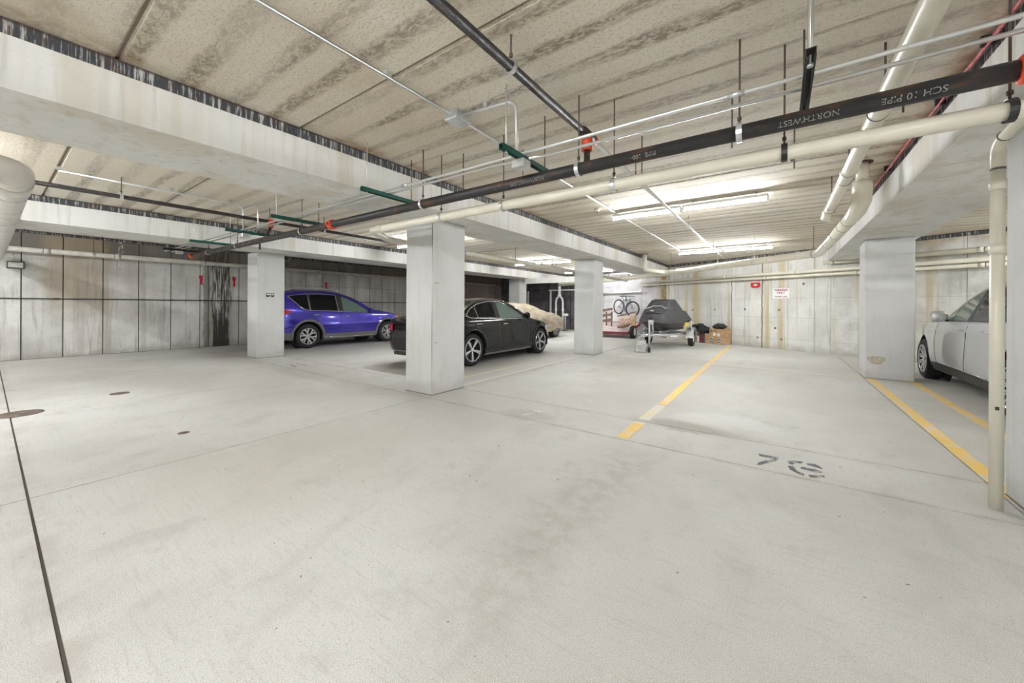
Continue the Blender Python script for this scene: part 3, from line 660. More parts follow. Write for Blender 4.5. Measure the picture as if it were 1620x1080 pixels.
MB().tube([(.74, 5.62, CEIL), (.74, 5.62, 2.62)], .055, 18).build('inlet', M['pvc'], t)
MB().lathe([(.09, 0), (.09, .012), (.06, .012)], (.74, 5.62, CEIL - .013), (0, 0, 1), 16).build('flange', M['rust'], t)
MB().tube([(.74, 5.62, 2.64), (.74, 5.62, 2.58), (.74, 5.66, 2.44), (.73, 5.85, 2.37), (.72, 6.1, 2.35)], [.084, .088, .088, .084, .080], 20).build('reducer', M['pvc'], t)
MB().tube([(.72, 6.05, 2.35), (.68, 8, 2.33)] + elbow((.68, 8, 2.33), (.63, 9.5, 2.31), (-1.5, 11.05, 2.28), .12) + [(-3.45, 12.45, 2.24), (-4.6, 13.2, 2.22), (-8, 14.9, 2.18)], .076, 18).build('pipe', M['pvc'], t)
for y in (6.35, 6.75, 7.4, 8.3): ring(t, (.72 - (y - 6) * .022, y, 2.35 - (y - 6) * .01), (-.02, 1, 0), .076)
for s_ in (.08, .2, .36, .55, .75, .9):
    a = Vector((.63, 9.5, 2.31)); b = Vector((-3.45, 12.45, 2.24)); ring(t, a.lerp(b, s_), b - a, .076, .01, 'pvc', 'socket', .008)
for s_ in (.02, .27, .47, .8):
    hanger(t, a.lerp(b, s_), .078, axis=(b - a), rod='emt' if s_ in (.27, .47) else 'rod')
t = thing('ceiling_drop_drain', 'cream drain pipe dropping from the ceiling in the far corner beside the beam', 'pipe', (-3.4, 11.9, 2.5))
MB().tube([(-3.38, 11.75, CEIL)] + elbow((-3.38, 11.75, CEIL), (-3.38, 11.75, 2.36), (-2.75, 12.0, 2.26), .12) + [(-2.75, 12.0, 2.27)], .07, 16).build('pipe', M['pvc'], t)
MB().lathe([(.11, 0), (.11, .012), (.06, .012)], (-3.38, 11.75, CEIL - .013), (0, 0, 1), 14).build('flange', M['rust'], t)
def wallpipe(x0, x1, z, r, off, lab, sockets=(), drop=0):
    t = thing('wall_pipe', lab, 'pipe', bwP((x0 + x1) / 2, z, off))
    MB().tube([bwP(x0, z + drop, off), bwP(x1, z, off)], r, 14).build('pipe', M['pvc'], t)
    for s_ in sockets: ring(t, bwP(s_, z + drop * (x1 - s_) / (x1 - x0), off), BD, r, .04, 'pvc', 'socket', .006); ring(t, bwP(s_ + .05, z + drop * (x1 - s_) / (x1 - x0), off), BD, r)
    return t
wallpipe(-4.7, 7.5, 2.23, .048, .16, 'upper of the two thin cream pipes along the back wall', (-3.2, -1.4, .4, 2.2, 4.0))
wallpipe(-4.7, 7.5, 2.12, .040, .14, 'lower of the two thin cream pipes along the back wall', (-3.8, -2.4, -.3, 1.6, 3.4))
wallpipe(1.05, 7.5, 2.43, .055, .2, 'highest cream pipe along the back wall, right of the wide column', (1.2, 3.4))
t = thing('bike_wall_pipe', 'white pipe stepping down along the wall above the bicycle', 'pipe', bwP(-5.5, 1.9, .1))
MB().tube([bwP(-4.62, 2.1, .12)] + elbow(bwP(-4.62, 2.1, .12), bwP(-4.62, 1.86, .12), bwP(-6, 1.86, .12), .06) + [bwP(-7.0, 1.84, .12)], .04, 10).build('pipe', M['white'], t)
t = thing('white_downpipe', 'white vertical pipe left of the bicycle', 'pipe', bwP(-6.85, 0, .1))
MB().tube([bwP(-6.85, 0, .1), bwP(-6.85, 1.82, .1)], .04, 10).build('pipe', M['white'], t)

# red cables along the top of the right beam
t = thing('red_cable_run', 'bundle of pinkish red cables along the top edge of the right beam', 'cable', (1.0, 5, 2.8))
for k in range(3):
    MB().tube([(1.0 - .012 * k + random.uniform(-.006, .006), 1.5 + i * .35, 2.825 - .018 * k + random.uniform(-.010, .006)) for i in range(33)], .008, 6).build('cable', M['cable'], t)
for y in (3.4, 4.2, 5.9, 7.4, 9.2): MB().box((.96, y, 2.79), (1.018, y + .02, 2.849)).build('cable_strap', M['blackplastic'], t)
for y, lb in ((1.6, 'rust'), ):
    pass
# sprinkler heads and ceiling box
for x, y, lb in ((-2.45, 5.85, 'small round ceiling sensor left of the near tube lights'), (-8.1, 5.3, 'small ceiling sensor in the left bay seen beside the middle column'), (.1, 4.9, 'small ceiling sensor right of the near tube lights')):
    t = thing('ceiling_sensor', lb, 'sensor', (x, y, CEIL))
    MB().lathe([(.05, 0), (.05, .02), (.035, .035), (.02, .05)], (x, y, CEIL), (0, 0, -1), 14).build('housing', M['white'], t)
    MB().lathe([(.012, .05), (.012, .07)], (x, y, CEIL), (0, 0, -1), 8).build('tip', M['iron'], t)
rods = [(-1.05, 3.55), (.1, 4.1), (-2.7, 2.9), (-2.15, 3.2), (-.3, 3.3), (.62, 3.3)]
for k, (x, y) in enumerate(rods):
    t = thing('loose_hanger_rod', 'unused threaded rod under the planks ' + ('beyond the red tee, left of the near lights', 'right of the near tube lights, behind the black main', 'between the green strut and the middle column', 'beyond the strut with the junction box', 'beyond the black main, right of the red tee', 'beside the large overhead drain pipe')[k], 'rod', (x, y, CEIL), 'unused threaded rods')
    MB().tube([(x, y, CEIL), (x, y, 2.46)], .0055, 6).build('rod', M['rod'], t)
    MB().tube([(x, y, CEIL - .012), (x, y, CEIL)], .014, 6).build('anchor', M['galv'], t)

# ------------------------------------------------------------------ painted lines, numbers, lids
def line(p0, p1, w, lab, mat='yellow', z=.0018):
    p0 = Vector((*p0, 0)); p1 = Vector((*p1, 0)); d = (p1 - p0).normalized(); s_ = Vector((-d.y, d.x, 0)) * w / 2
    n_ = max(2, int((p1 - p0).length / .12)); a = []; b = []
    for k in range(n_ + 1):
        q = p0.lerp(p1, k / n_); a.append(q + s_ * random.uniform(.88, 1.04)); b.append(q - s_ * random.uniform(.88, 1.04))
    m_ = MB()
    up = Vector((0, 0, z)); m_.grid([[x, x + up, y + up, y] for x, y in zip(a, b)], False)
    o = m_.build('parking_line', M[mat]); fix(o); return tag(o, lab, 'painted line', 'yellow parking lines')
line((-1.285, 13.75), (-1.205, 5.0), .11, 'long yellow parking line running from the cardboard box towards the camera')
line((-1.21, 4.10), (-1.21, 3.52), .12, 'short worn yellow stub between the two floor joints')
line((-1.21, 4.95), (-1.21, 4.22), .12, 'worn patchy piece of yellow line just beyond the floor joints', 'yellow_faint')
line((1.30, 8.98), (1.27, 3.9), .11, 'yellow line running from the wide column foot to the near right column')
line((1.83, 9.0), (1.78, 4.4), .11, 'yellow line beside the silver car')
line((-4.03, 8.9), (-4.02, 4.3), .07, 'thin yellow line between the middle column and the next column', 'yellow_faint')
line((-4.43, 6.6), (-4.43, 4.3), .10, 'short pale yellow line beside the black sedan', 'yellow_faint')
line((-1.2, 9.3), (1.2, 8.95), .10, 'faded cross line from the long yellow line to the wide column', 'yellow_faint')
num = [[(-.14, 3.82), (0, 3.83), (0, 3.77), (-.07, 3.77), (-.13, 3.77)], [(-.02, 3.78), (-.08, 3.70), (-.13, 3.61), (-.14, 3.55), (-.11, 3.57), (-.07, 3.65), (-.01, 3.74)],
       [(.06, 3.77), (.09, 3.81), (.16, 3.84), (.15, 3.79), (.11, 3.77), (.09, 3.72), (.07, 3.72)], [(.06, 3.67), (.07, 3.60), (.11, 3.55), (.15, 3.52), (.16, 3.56), (.12, 3.59), (.10, 3.65), (.10, 3.69)],
       [(.18, 3.81), (.23, 3.84), (.26, 3.81), (.28, 3.76), (.26, 3.76), (.22, 3.77), (.19, 3.78)], [(.14, 3.70), (.18, 3.72), (.24, 3.71), (.28, 3.68), (.24, 3.65), (.18, 3.66), (.14, 3.66)], [(.18, 3.56), (.24, 3.59), (.28, 3.62), (.28, 3.59), (.24, 3.54), (.19, 3.52)]]
def stencil(lab, polys, dx, dy, mat):
    t = thing('stencil_number', lab, 'floor marking', (dx + .05, dy + 3.68, 0))
    for p in polys:
        o = MB().prism(p, (dx, dy, .0005), (1, 0, 0), (0, 1, 0), (0, 0, 1), .0015).build('stroke', M[mat], t); fix(o)
stencil('dark stencilled parking number 76 between the floor joints', num, 0, 0, 'stencil')
stencil('faint worn stencilled number 7 left of the yellow stub', num[:2], -2.25, .0, 'stencil_faint')
sq = [[(-.2, 3.80), (-.03, 3.80), (-.03, 3.78), (-.2, 3.78)], [(-.05, 3.80), (-.03, 3.80), (-.12, 3.55), (-.14, 3.55)], [(.06, 3.80), (.26, 3.80), (.26, 3.77), (.06, 3.77)], [(.24, 3.78), (.26, 3.78), (.08, 3.56), (.06, 3.58)], [(.06, 3.58), (.28, 3.58), (.28, 3.55), (.06, 3.55)]]
stencil('faint dark outlined number 72 on the floor right of the left column', sq, -8.15, .05, 'stencil')
for x, y, r, lb in ((-6.96, .22, .19, 'rust brown round lid on the long floor joint at the left edge'), (-7.45, 1.09, .10, 'small dark round drain lid on the left of the floor'), (-4.69, 1.12, .045, 'tiny dark round plug in the floor, left of centre')):
    t = thing('drain_cover', lb, 'drain', (x, y, 0))
    MB().lathe([(r, 0), (r, .003), (r * .8, .003)], (x, y, 0), (0, 0, 1), 24).build('lid', M['drain'], t)
    MB().lathe([(r * .35, .003), (r * .3, .0045)], (x, y, 0), (0, 0, 1), 12).build('hub', M['drain'], t)

# sign and fire strobe on the back wall
def text_mesh(body, size, mat, parent, c, ux, uz, n_, lab=None, name='lettering'):
    cu = bpy.data.curves.new('txt', 'FONT'); cu.body = body; cu.size = size; cu.align_x = 'CENTER'; cu.align_y = 'CENTER'; cu.extrude = .0008; cu.offset = size * .03
    to = bpy.data.objects.new('txt', cu); C.objects.link(to); dg = bpy.context.evaluated_depsgraph_get(); me = bpy.data.meshes.new_from_object(to.evaluated_get(dg)); bpy.data.objects.remove(to)
    c, ux, uz, n_ = Vector(c), Vector(ux), Vector(uz), Vector(n_); off = OFF.get(parent.name, Vector())
    for v in me.vertices: v.co = c + ux * v.co.x + uz * v.co.y + n_ * v.co.z - off
    me.materials.clear(); me.materials.append(mat); o = bpy.data.objects.new(name, me); C.objects.link(o); o.parent = parent
    if lab: o['label'] = lab
    return o
t = thing('parking_sign', 'white parking sign with red lettering on the back wall', 'sign', bwP(.04, 1.65, .01))
bwbox(MB(), -.16, .24, 1.50, 1.80, .002, .008).build('plate', M['paper'], t)
text_mesh('PARKING', .085, M['signred'], t, bwP(.04, 1.745, .0095), BD, (0, 0, 1), BN, 'red lettering')
text_mesh('ONLY', .08, M['signred'], t, bwP(.04, 1.665, .0095), BD, (0, 0, 1), BN, 'red lettering')
text_mesh('TOWED  OUT', .052, M['signred'], t, bwP(.04, 1.55, .0095), BD, (0, 0, 1), BN, 'small red lettering')
t = thing('fire_strobe', 'red fire alarm strobe high on the back wall left of the sign', 'alarm', bwP(-.6, 1.9, .03))
bwbox(MB(), -.71, -.48, 1.87, 2.0, .003, .06).build('housing', M['strobe'], t)
bwbox(MB(), -.62, -.53, 1.90, 1.95, .06, .075).build('lens', M['clearlens'], t)
bwbox(MB(), -.675, -.515, 1.85, 1.872, .003, .05).build('grille', M['strobe'], t)

# ------------------------------------------------------------------ cars
def interp(cp):
    xs = [a for a, _ in cp]; ys_ = [b for _, b in cp]; n_ = len(xs)
    dl = [(ys_[i + 1] - ys_[i]) / (xs[i + 1] - xs[i]) for i in range(n_ - 1)]; mm = [dl[0]]
    for i in range(1, n_ - 1):
        mm.append(0 if dl[i - 1] * dl[i] <= 0 else 2 * dl[i - 1] * dl[i] / (dl[i - 1] + dl[i]))
    mm.append(dl[-1])
    def f(x):
        if x <= xs[0]: return ys_[0]
        if x >= xs[-1]: return ys_[-1]
        i = 0
        while x > xs[i + 1]: i += 1
        h = xs[i + 1] - xs[i]; t_ = (x - xs[i]) / h
        return (2 * t_**3 - 3 * t_**2 + 1) * ys_[i] + (t_**3 - 2 * t_**2 + t_) * h * mm[i] + (-2 * t_**3 + 3 * t_**2) * ys_[i + 1] + (t_**3 - t_**2) * h * mm[i + 1]
    return f

class Car:
    def __init__(s, sp, name, lab, loc, rot, paint):
        s.sp = sp; s.zt = interp(sp['zt']); s.zs = interp(sp['zs']); s.zb = interp(sp['zb']); s.w = interp(sp['w']); s.paint = paint
        s.t = thing(name, lab, sp.get('cat', 'car')); s.loc = loc; s.rot = rot; s.tum = sp.get('tum', .38)
    def Y(s, x, z):
        zb, zs, w = s.zb(x), s.zs(x), s.w(x)
        u = (z - zb) / max(.05, zs - zb)
        if u < .35: k = 1 - .07 * ((.35 - u) / .35) ** 2
        elif u <= 1: k = 1 - .045 * ((u - .35) / .65) ** 2
        else: k = .955
        y = w * k
        if 'crease' in s.sp:      # character line
            cz, ca = s.sp['crease']; y += .012 * math.exp(-((z - cz - ca * x) / .03) ** 2)
        if z > zs: y -= s.tum * (z - zs) + .25 * max(0, z - zs - .3) ** 2
        return max(.02, y)
    def top(s, x, yf):      # yf fraction of corner half width
        zt = s.zt(x); r = s.sp.get('r', .07); zc = zt - r; Yc = s.Y(x, zc)
        return Vector((x, Yc * yf, zc + r * (1 - abs(yf) ** 5)))
    def body(s):
        x0, x1 = s.sp['zt'][0][0], s.sp['zt'][-1][0]; N = 96; rings = []
        for i in range(N + 1):
            q = i / N; x = x0 + (x1 - x0) * q
            # denser near the ends
            x = x0 + (x1 - x0) * (q - math.sin(4 * PI * q) / (4 * PI) * .0)
            zb, zt = s.zb(x), s.zt(x); r = s.sp.get('r', .07); zc = max(zb + .05, zt - r); half = []
            half.append((0, zb)); half.append((s.Y(x, zb) * .6, zb)); half.append((s.Y(x, zb) * .94, zb))
            K = 16
            zsx = min(zc, s.zs(x))
            for k in range(K + 1):
                z = zb + .02 + (zsx - zb - .02) * k / K; half.append((s.Y(x, z), z))
            for k in range(1, 9):
                z = zsx + (zc - zsx) * k / 8 + 1e-4 * k; half.append((s.Y(x, z), z))
            Yc = s.Y(x, zc)
            for yf in (.96, .88, .75, .55, .3, 0): half.append((Yc * yf, zc + (zt - zc) * (1 - yf ** 5)))
            ring_ = [(x, y, z) for y, z in half] + [(x, -y, z) for y, z in half[-2:0:-1]]
            rings.append(ring_)
        m_ = MB(); m_.grid(rings, True, closed=True); n_ = len(rings[0])
        m_.f.append(tuple(range(n_))); m_.f.append(tuple(len(rings[0]) * N + k for k in range(n_ - 1, -1, -1))); m_.sm += [False, False]
        o = m_.build('body', M[s.paint], s.t); fix(o)
        for wx in (s.sp.get('rx', 0), s.sp['wb']):
            for sd in (-1, 1):
                cm = MB().tube([(wx, sd * (s.sp['W'] - .30), s.sp['R']), (wx, sd * (s.sp['W'] + .2), s.sp['R'])], s.sp['Ra'], 40).build('cut', M['seam']); fix(cm)
                md = o.modifiers.new('b', 'BOOLEAN'); md.operation = 'DIFFERENCE'; md.object = cm; md.solver = 'EXACT'
                dg = bpy.context.evaluated_depsgraph_get(); dg.update(); me = bpy.data.meshes.new_from_object(o.evaluated_get(dg)); o.modifiers.clear(); o.data = me; bpy.data.objects.remove(cm)
        me.materials.clear(); me.materials.append(M[s.paint]); me.polygons.foreach_set('material_index', [0] * len(me.polygons))
        s.bodyo = o
        for wx in (s.sp.get('rx', 0), s.sp['wb']):      # dark wheel wells
            for sd in (-1, 1):
                g = []
                for k in range(21):
                    a = -.35 + (PI + .7) * k / 20; g.append([(wx + (s.sp['Ra'] - .008) * math.cos(a), sd * yy, s.sp['R'] + (s.sp['Ra'] - .008) * math.sin(a)) for yy in (s.sp['W'] - .295, s.sp['W'] - .1, max(.3, s.w(wx) - .035))])
                MB().grid(g).build('wheel_well', M['alloydark'], s.t)
                MB().lathe([(s.sp['Ra'] - .01, 0), (s.sp['Ra'] - .01, .004)], (wx, sd * (s.sp['W'] - .296), s.sp['R']), (0, 1, 0), 24).build('wheel_well', M['alloydark'], s.t)
    def patch(s, name, xa, xb, lo, hi, mat, sd=-1, eps=.006, n_=14, m=5, parent=None, lab=None, thick=.004):
        g = []; g2 = []
        for i in range(n_ + 1):
            x = xa + (xb - xa) * i / n_; a, b = lo(x), hi(x)
            g.append([(x, sd * (s.Y(x, a + (b - a) * j / m) + eps), a + (b - a) * j / m) for j in range(m + 1)])
        mb = MB().grid(g)
        bord = [g[i][0] for i in range(n_ + 1)] + [g[n_][j] for j in range(1, m + 1)] + [g[i][m] for i in range(n_ - 1, -1, -1)] + [g[0][j] for j in range(m - 1, 0, -1)]
        inn = [(p[0], p[1] - sd * (eps + thick), p[2]) for p in bord]
        mb.grid([bord + [bord[0]], inn + [inn[0]]], False)
        return mb.build(name, M[mat], parent or s.t, lab)
    def seam(s, name, pts, r=.0035, mat='seam', sd=-1, eps=0, lab=None):
        P = []
        for i in range(len(pts) - 1):
            for k in range(6):
                t_ = k / 6; x = pts[i][0] * (1 - t_) + pts[i + 1][0] * t_; z = pts[i][1] * (1 - t_) + pts[i + 1][1] * t_; P.append((x, sd * (s.Y(x, z) + eps), z))
        x, z = pts[-1]; P.append((x, sd * (s.Y(x, z) + eps), z))
        return MB().tube(P, r, 6).build(name, M[mat], s.t, lab)
    def archtrim(s, wx, mat, r0, r1, sd, a0=-.15, a1=PI + .15, eps=.008):
        g = []
        for k in range(25):
            a = a0 + (a1 - a0) * k / 24; row = []
            for r in (r0, (r0 + r1) / 2, r1):
                x = wx + r * math.cos(a); z = s.sp['R'] + r * math.sin(a); row.append((x, sd * (s.Y(x, max(z, s.zb(x))) + eps), z))
            row.append((row[-1][0], row[-1][1] - sd * .02, row[-1][2])); row.insert(0, (row[0][0], row[0][1] - sd * .05, row[0][2])); g.append(row)
        MB().grid(g).build('arch_trim', M[mat], s.t)
    def topglass(s, name, xa, xb, k=.86, mat='glass'):
        g = []
        for i in range(13):
            x = xa + (xb - xa) * i / 12; dx = (s.zt(x + .01) - s.zt(x - .01)) / .02; nn = Vector((-dx, 0, 1)).normalized() * .006
            g.append([s.top(x, k * (j / 5 - 1)) + nn for j in range(11)])
        MB().grid(g).build(name, M[mat], s.t)
    def wheel(s, wx, sd, style, alloy='alloy'):
        R, Rr = s.sp['R'], s.sp['Rr']; w = .22; yo = s.sp['W'] - .02
        c = Vector((wx, sd * (yo - w), R)); ax = Vector((0, sd, 0))
        wt = MB().lathe([(Rr, 0), (R - .03, -.005), (R - .004, .03), (R, .06), (R, w - .06), (R - .004, w - .03), (R - .035, w - .004), (Rr + .012, w), (Rr, w - .012)], c, ax, 36, True).build('wheel', M['rubber'], s.t, 'tyre')
        MB().lathe([(Rr, 0.02), (Rr, w - .012), (Rr - .012, w - .004), (Rr - .022, w - .02), (Rr - .03, .06), (.02, .05)], c, ax, 32).build('rim', M['alloydark' if style != 'multi' else 'alloydark'], wt)
        rr = MB().lathe([(Rr, w - .012), (Rr - .004, w - .002), (Rr - .018, w - .003), (Rr - .022, w - .018)], c, ax, 36, True).build('rim_lip', M[alloy], wt)
        u = Vector((0, 0, 1)); v = ax.cross(u)
        def spoke(a, b, r0, r1, w0, w1, d0=.03, d1=.012):
            pa = u * math.cos(a) + v * math.sin(a); pb = u * math.cos(b) + v * math.sin(b)
            A = c + ax * (w - d0) + pa * r0; B = c + ax * (w - d1) + pb * r1; dd = (B - A).normalized(); sd_ = dd.cross(ax).normalized()
            vs = [A + sd_ * w0, A - sd_ * w0, B - sd_ * w1, B + sd_ * w1]; vs += [q - ax * .025 for q in vs]
            m2 = MB().add(vs, [(0, 1, 2, 3), (7, 6, 5, 4), (0, 4, 5, 1), (1, 5, 6, 2), (2, 6, 7, 3), (3, 7, 4, 0)]); o = m2.build('spoke', M[alloy], wt); return fix(o)
        ph = .3
        if style == 'star':
            for k in range(5):
                a = ph + 2 * PI * k / 5 + (PI if sd < 0 else PI) - ph
                for e in (-1, 1): spoke(a + e * .10, a + e * .09, .03, Rr - .015, .011, .013)
        elif style == 'y':
            for k in range(6):
                a = 2 * PI * k / 6 + .2; spoke(a, a, .02, Rr * .62, .022, .03)
                for e in (-1, 1): spoke(a + e * .05, a + e * .26, Rr * .5, Rr - .012, .018, .024, .02)
        else:
            for k in range(10):
                a = 2 * PI * k / 10 + .1
                for e in (-1, 1): spoke(a + e * .08, a + e * .11, .035, Rr - .012, .008, .012)
        MB().lathe([(.045, w - .05), (.045, w - .02), (.028, w - .014)], c, ax, 16).build('hub_cap', M[alloy], wt)
        MB().lathe([(Rr * .66, .07), (Rr * .66, .085)], c, ax, 24).build('brake_disc', M['blackplastic'], wt)
    def handle(s, x, z, mat, sd=-1):
        y = s.Y(x, z)
        MB().tube([(x - .10, sd * (y + .004), z), (x - .085, sd * (y + .035), z), (x + .085, sd * (y + .035), z), (x + .10, sd * (y + .004), z)], [.008, .011, .011, .008], 8).build('door_handle', M[mat], s.t)
    def mirror(s, x, z, mat, sd=-1, sc=1):
        y = s.Y(x, z)
        g = []
        for i in range(9):
            a = PI * i / 8; rr = math.sin(a) ** .6
            g.append([(x + .05 * sc * math.cos(2 * PI * k / 12) * rr + (.03 if i else .03), sd * (y + .10 + .085 * -math.cos(a) * sc), z + .065 + .075 * sc * math.sin(2 * PI * k / 12) * rr) for k in range(12)])
        mo = MB().grid(g, True, True).build('side_mirror', M[mat], s.t)
        MB().tube([(x, sd * (y - .01), z - .01), (x + .02, sd * (y + .08), z + .03)], .016, 6).build('mirror_arm', M['blackplastic'], mo)
    def place(s):
        s.t.location = s.loc; s.t.rotation_euler = (0, 0, s.rot)

# --- blue crossover
suv = Car(dict(wb=2.65, W=.92, R=.345, Rr=.235, Ra=.42, r=.07, tum=.36, crease=(.62, .02),
    zt=[(-.95, .70), (-.93, 1.0), (-.84, 1.22), (-.66, 1.50), (-.48, 1.62), (-.1, 1.675), (.5, 1.685), (1.0, 1.64), (1.45, 1.50), (1.9, 1.27), (2.12, 1.15), (2.5, 1.08), (2.9, 1.01), (3.2, .92), (3.42, .78), (3.5, .60)],
    zs=[(-.95, 1.10), (0, 1.06), (1.0, 1.01), (2.0, .96), (3.5, .90)], zb=[(-.95, .40), (-.6, .26), (0, .23), (2.65, .23), (3.2, .25), (3.5, .38)],
    w=[(-.95, .68), (-.85, .82), (-.5, .91), (0, .92), (1.4, .92), (2.6, .91), (3.0, .86), (3.35, .70), (3.5, .50)]),
    'blue_crossover', 'shiny blue crossover car with silver roof rails behind the left column', (-11.77, 5.33, 0), PI / 2, 'blue')
suv.body()
for sd in (-1, 1):
    beltlo = interp([(-.50, 1.46), (-.42, 1.40), (-.12, 1.12), (.05, 1.08), (.3, 1.07), (1.0, 1.04), (1.95, .985)])
    hi = interp([(-.50, 1.475), (-.4, 1.50), (0, 1.535), (.6, 1.545), (1.0, 1.51), (1.4, 1.37), (1.75, 1.16), (1.95, 1.03)])
    hiW = lambda x: min(hi(x), suv.zt(x) - .085)
    fr = lambda x0, x1, m1, nm, mt: suv.patch(nm, x0, x1, lambda x: beltlo(x) + .018, lambda x: max(beltlo(x) + .03, hiW(x) - .012), mt, sd, .010)
    suv.patch('window_surround', -.50, 1.99, lambda x: beltlo(x), lambda x: max(beltlo(x) + .012, hiW(x) + .012), 'blackplastic', sd, .005, 30)
    fr(-.44, .02, 0, 'side_window', 'glass'); fr(.10, .86, 0, 'side_window', 'glass'); fr(1.06, 1.90, 0, 'side_window', 'glass_clear')
    suv.seam('window_trim', [(x / 10, beltlo(x / 10)) for x in range(-5, 20, 1)], .009, 'trim', sd, .012)
    suv.seam('window_trim', [(-.50, 1.47), (-.3, 1.51), (0, 1.545), (.4, 1.56), (.9, 1.535)], .007, 'trim', sd, .012)
    for x in (.06, .90): suv.seam('pillar_trim', [(x, beltlo(x) + .01), (x - .02, hiW(x))], .010, 'trim', sd, .010)
    suv.seam('door_gap', [(.98, 1.03), (.97, .5), (1.0, .30)], .004, 'seam', sd)
    suv.seam('door_gap', [(2.02, .97), (2.08, .75), (2.0, .45), (1.98, .30)], .004, 'seam', sd)
    suv.seam('door_gap', [(.10, 1.06), (.18, .85), (.42, .62), (.46, .42)], .004, 'seam', sd)
    suv.patch('rocker_cladding', .45, 2.2, lambda x: .24, lambda x: .40, 'clad', sd, .012, 20)
    suv.patch('rear_cladding', -.86, -.40, lambda x: suv.zb(x) + .01, lambda x: .46, 'clad', sd, .010, 8)
    suv.seam('sill_trim', [(.46, .30), (1.3, .27), (2.2, .30)], .012, 'trim', sd, .014)
    for wx in (0, 2.65): suv.archtrim(wx, 'clad', .415, .48, sd)
    for wx in (0, 2.65): suv.wheel(wx, sd, 'y')
    suv.handle(.24, .95, 'trim', sd); suv.handle(1.18, .90, 'trim', sd)
    suv.mirror(1.92, 1.0, 'blue', sd)
    suv.patch('tail_lamp', -.93, -.42, lambda x: .90 + max(0, x + .8) * .38, lambda x: 1.12 - max(0, x + .93) * .06, 'redlight', sd, .012, 10)
    suv.patch('head_lamp', 3.0, 3.40, lambda x: .76 + .0 * x, lambda x: min(.90, suv.zt(x) - .09), 'amber', sd, .010, 8)
    suv.patch('fender_badge', 2.28, 2.42, lambda x: .80, lambda x: .825, 'trim', sd, .010, 3, 2); suv.patch('fender_badge', 2.30, 2.40, lambda x: .70, lambda x: .72, 'trim', sd, .010, 3, 2)
    g = [(x / 10, sd * (suv.Y(x / 10, suv.zt(x / 10) - .07) * .86), suv.zt(x / 10) + .035) for x in range(-6, 12)]
    MB().tube(g, .02, 8).build('roof_rail', M['trim'], suv.t)
suv.topglass('windshield', 1.30, 2.05); suv.topglass('rear_window', -.82, -.60)
MB().tube([(-.45, 0, 1.64), (-.62, 0, 1.86)], .006, 6).build('antenna', M['blackplastic'], suv.t)
MB().tube([(-.45, 0, 1.63), (-.45, 0, 1.66)], .03, 8).build('antenna_base', M['blackplastic'], suv.t)
suv.place()

# --- black sedan
sed = Car(dict(wb=2.66, W=.90, R=.335, Rr=.245, Ra=.40, r=.055, tum=.46, crease=(.78, -.03),
    zt=[(-.93, .62), (-.90, .86), (-.80, .99), (-.5, 1.04), (-.25, 1.14), (.1, 1.30), (.45, 1.39), (.9, 1.42), (1.3, 1.40), (1.65, 1.29), (2.0, 1.10), (2.25, .98), (2.6, .92), (3.0, .84), (3.3, .72), (3.42, .58), (3.46, .45)],
    zs=[(-.93, .95), (0, .94), (1.2, .915), (2.2, .885), (3.46, .80)], zb=[(-.93, .34), (-.6, .22), (0, .18), (2.66, .18), (3.2, .18), (3.46, .25)],
    w=[(-.93, .50), (-.86, .70), (-.70, .82), (-.4, .885), (0, .90), (1.4, .90), (2.6, .895), (3.0, .84), (3.3, .68), (3.46, .46)]),
    'black_sedan', 'glossy black sedan with chrome window line and five-spoke wheels beside the middle column', (-5.97, 5.80, 0), PI / 2, 'blackpaint')
sed.body()
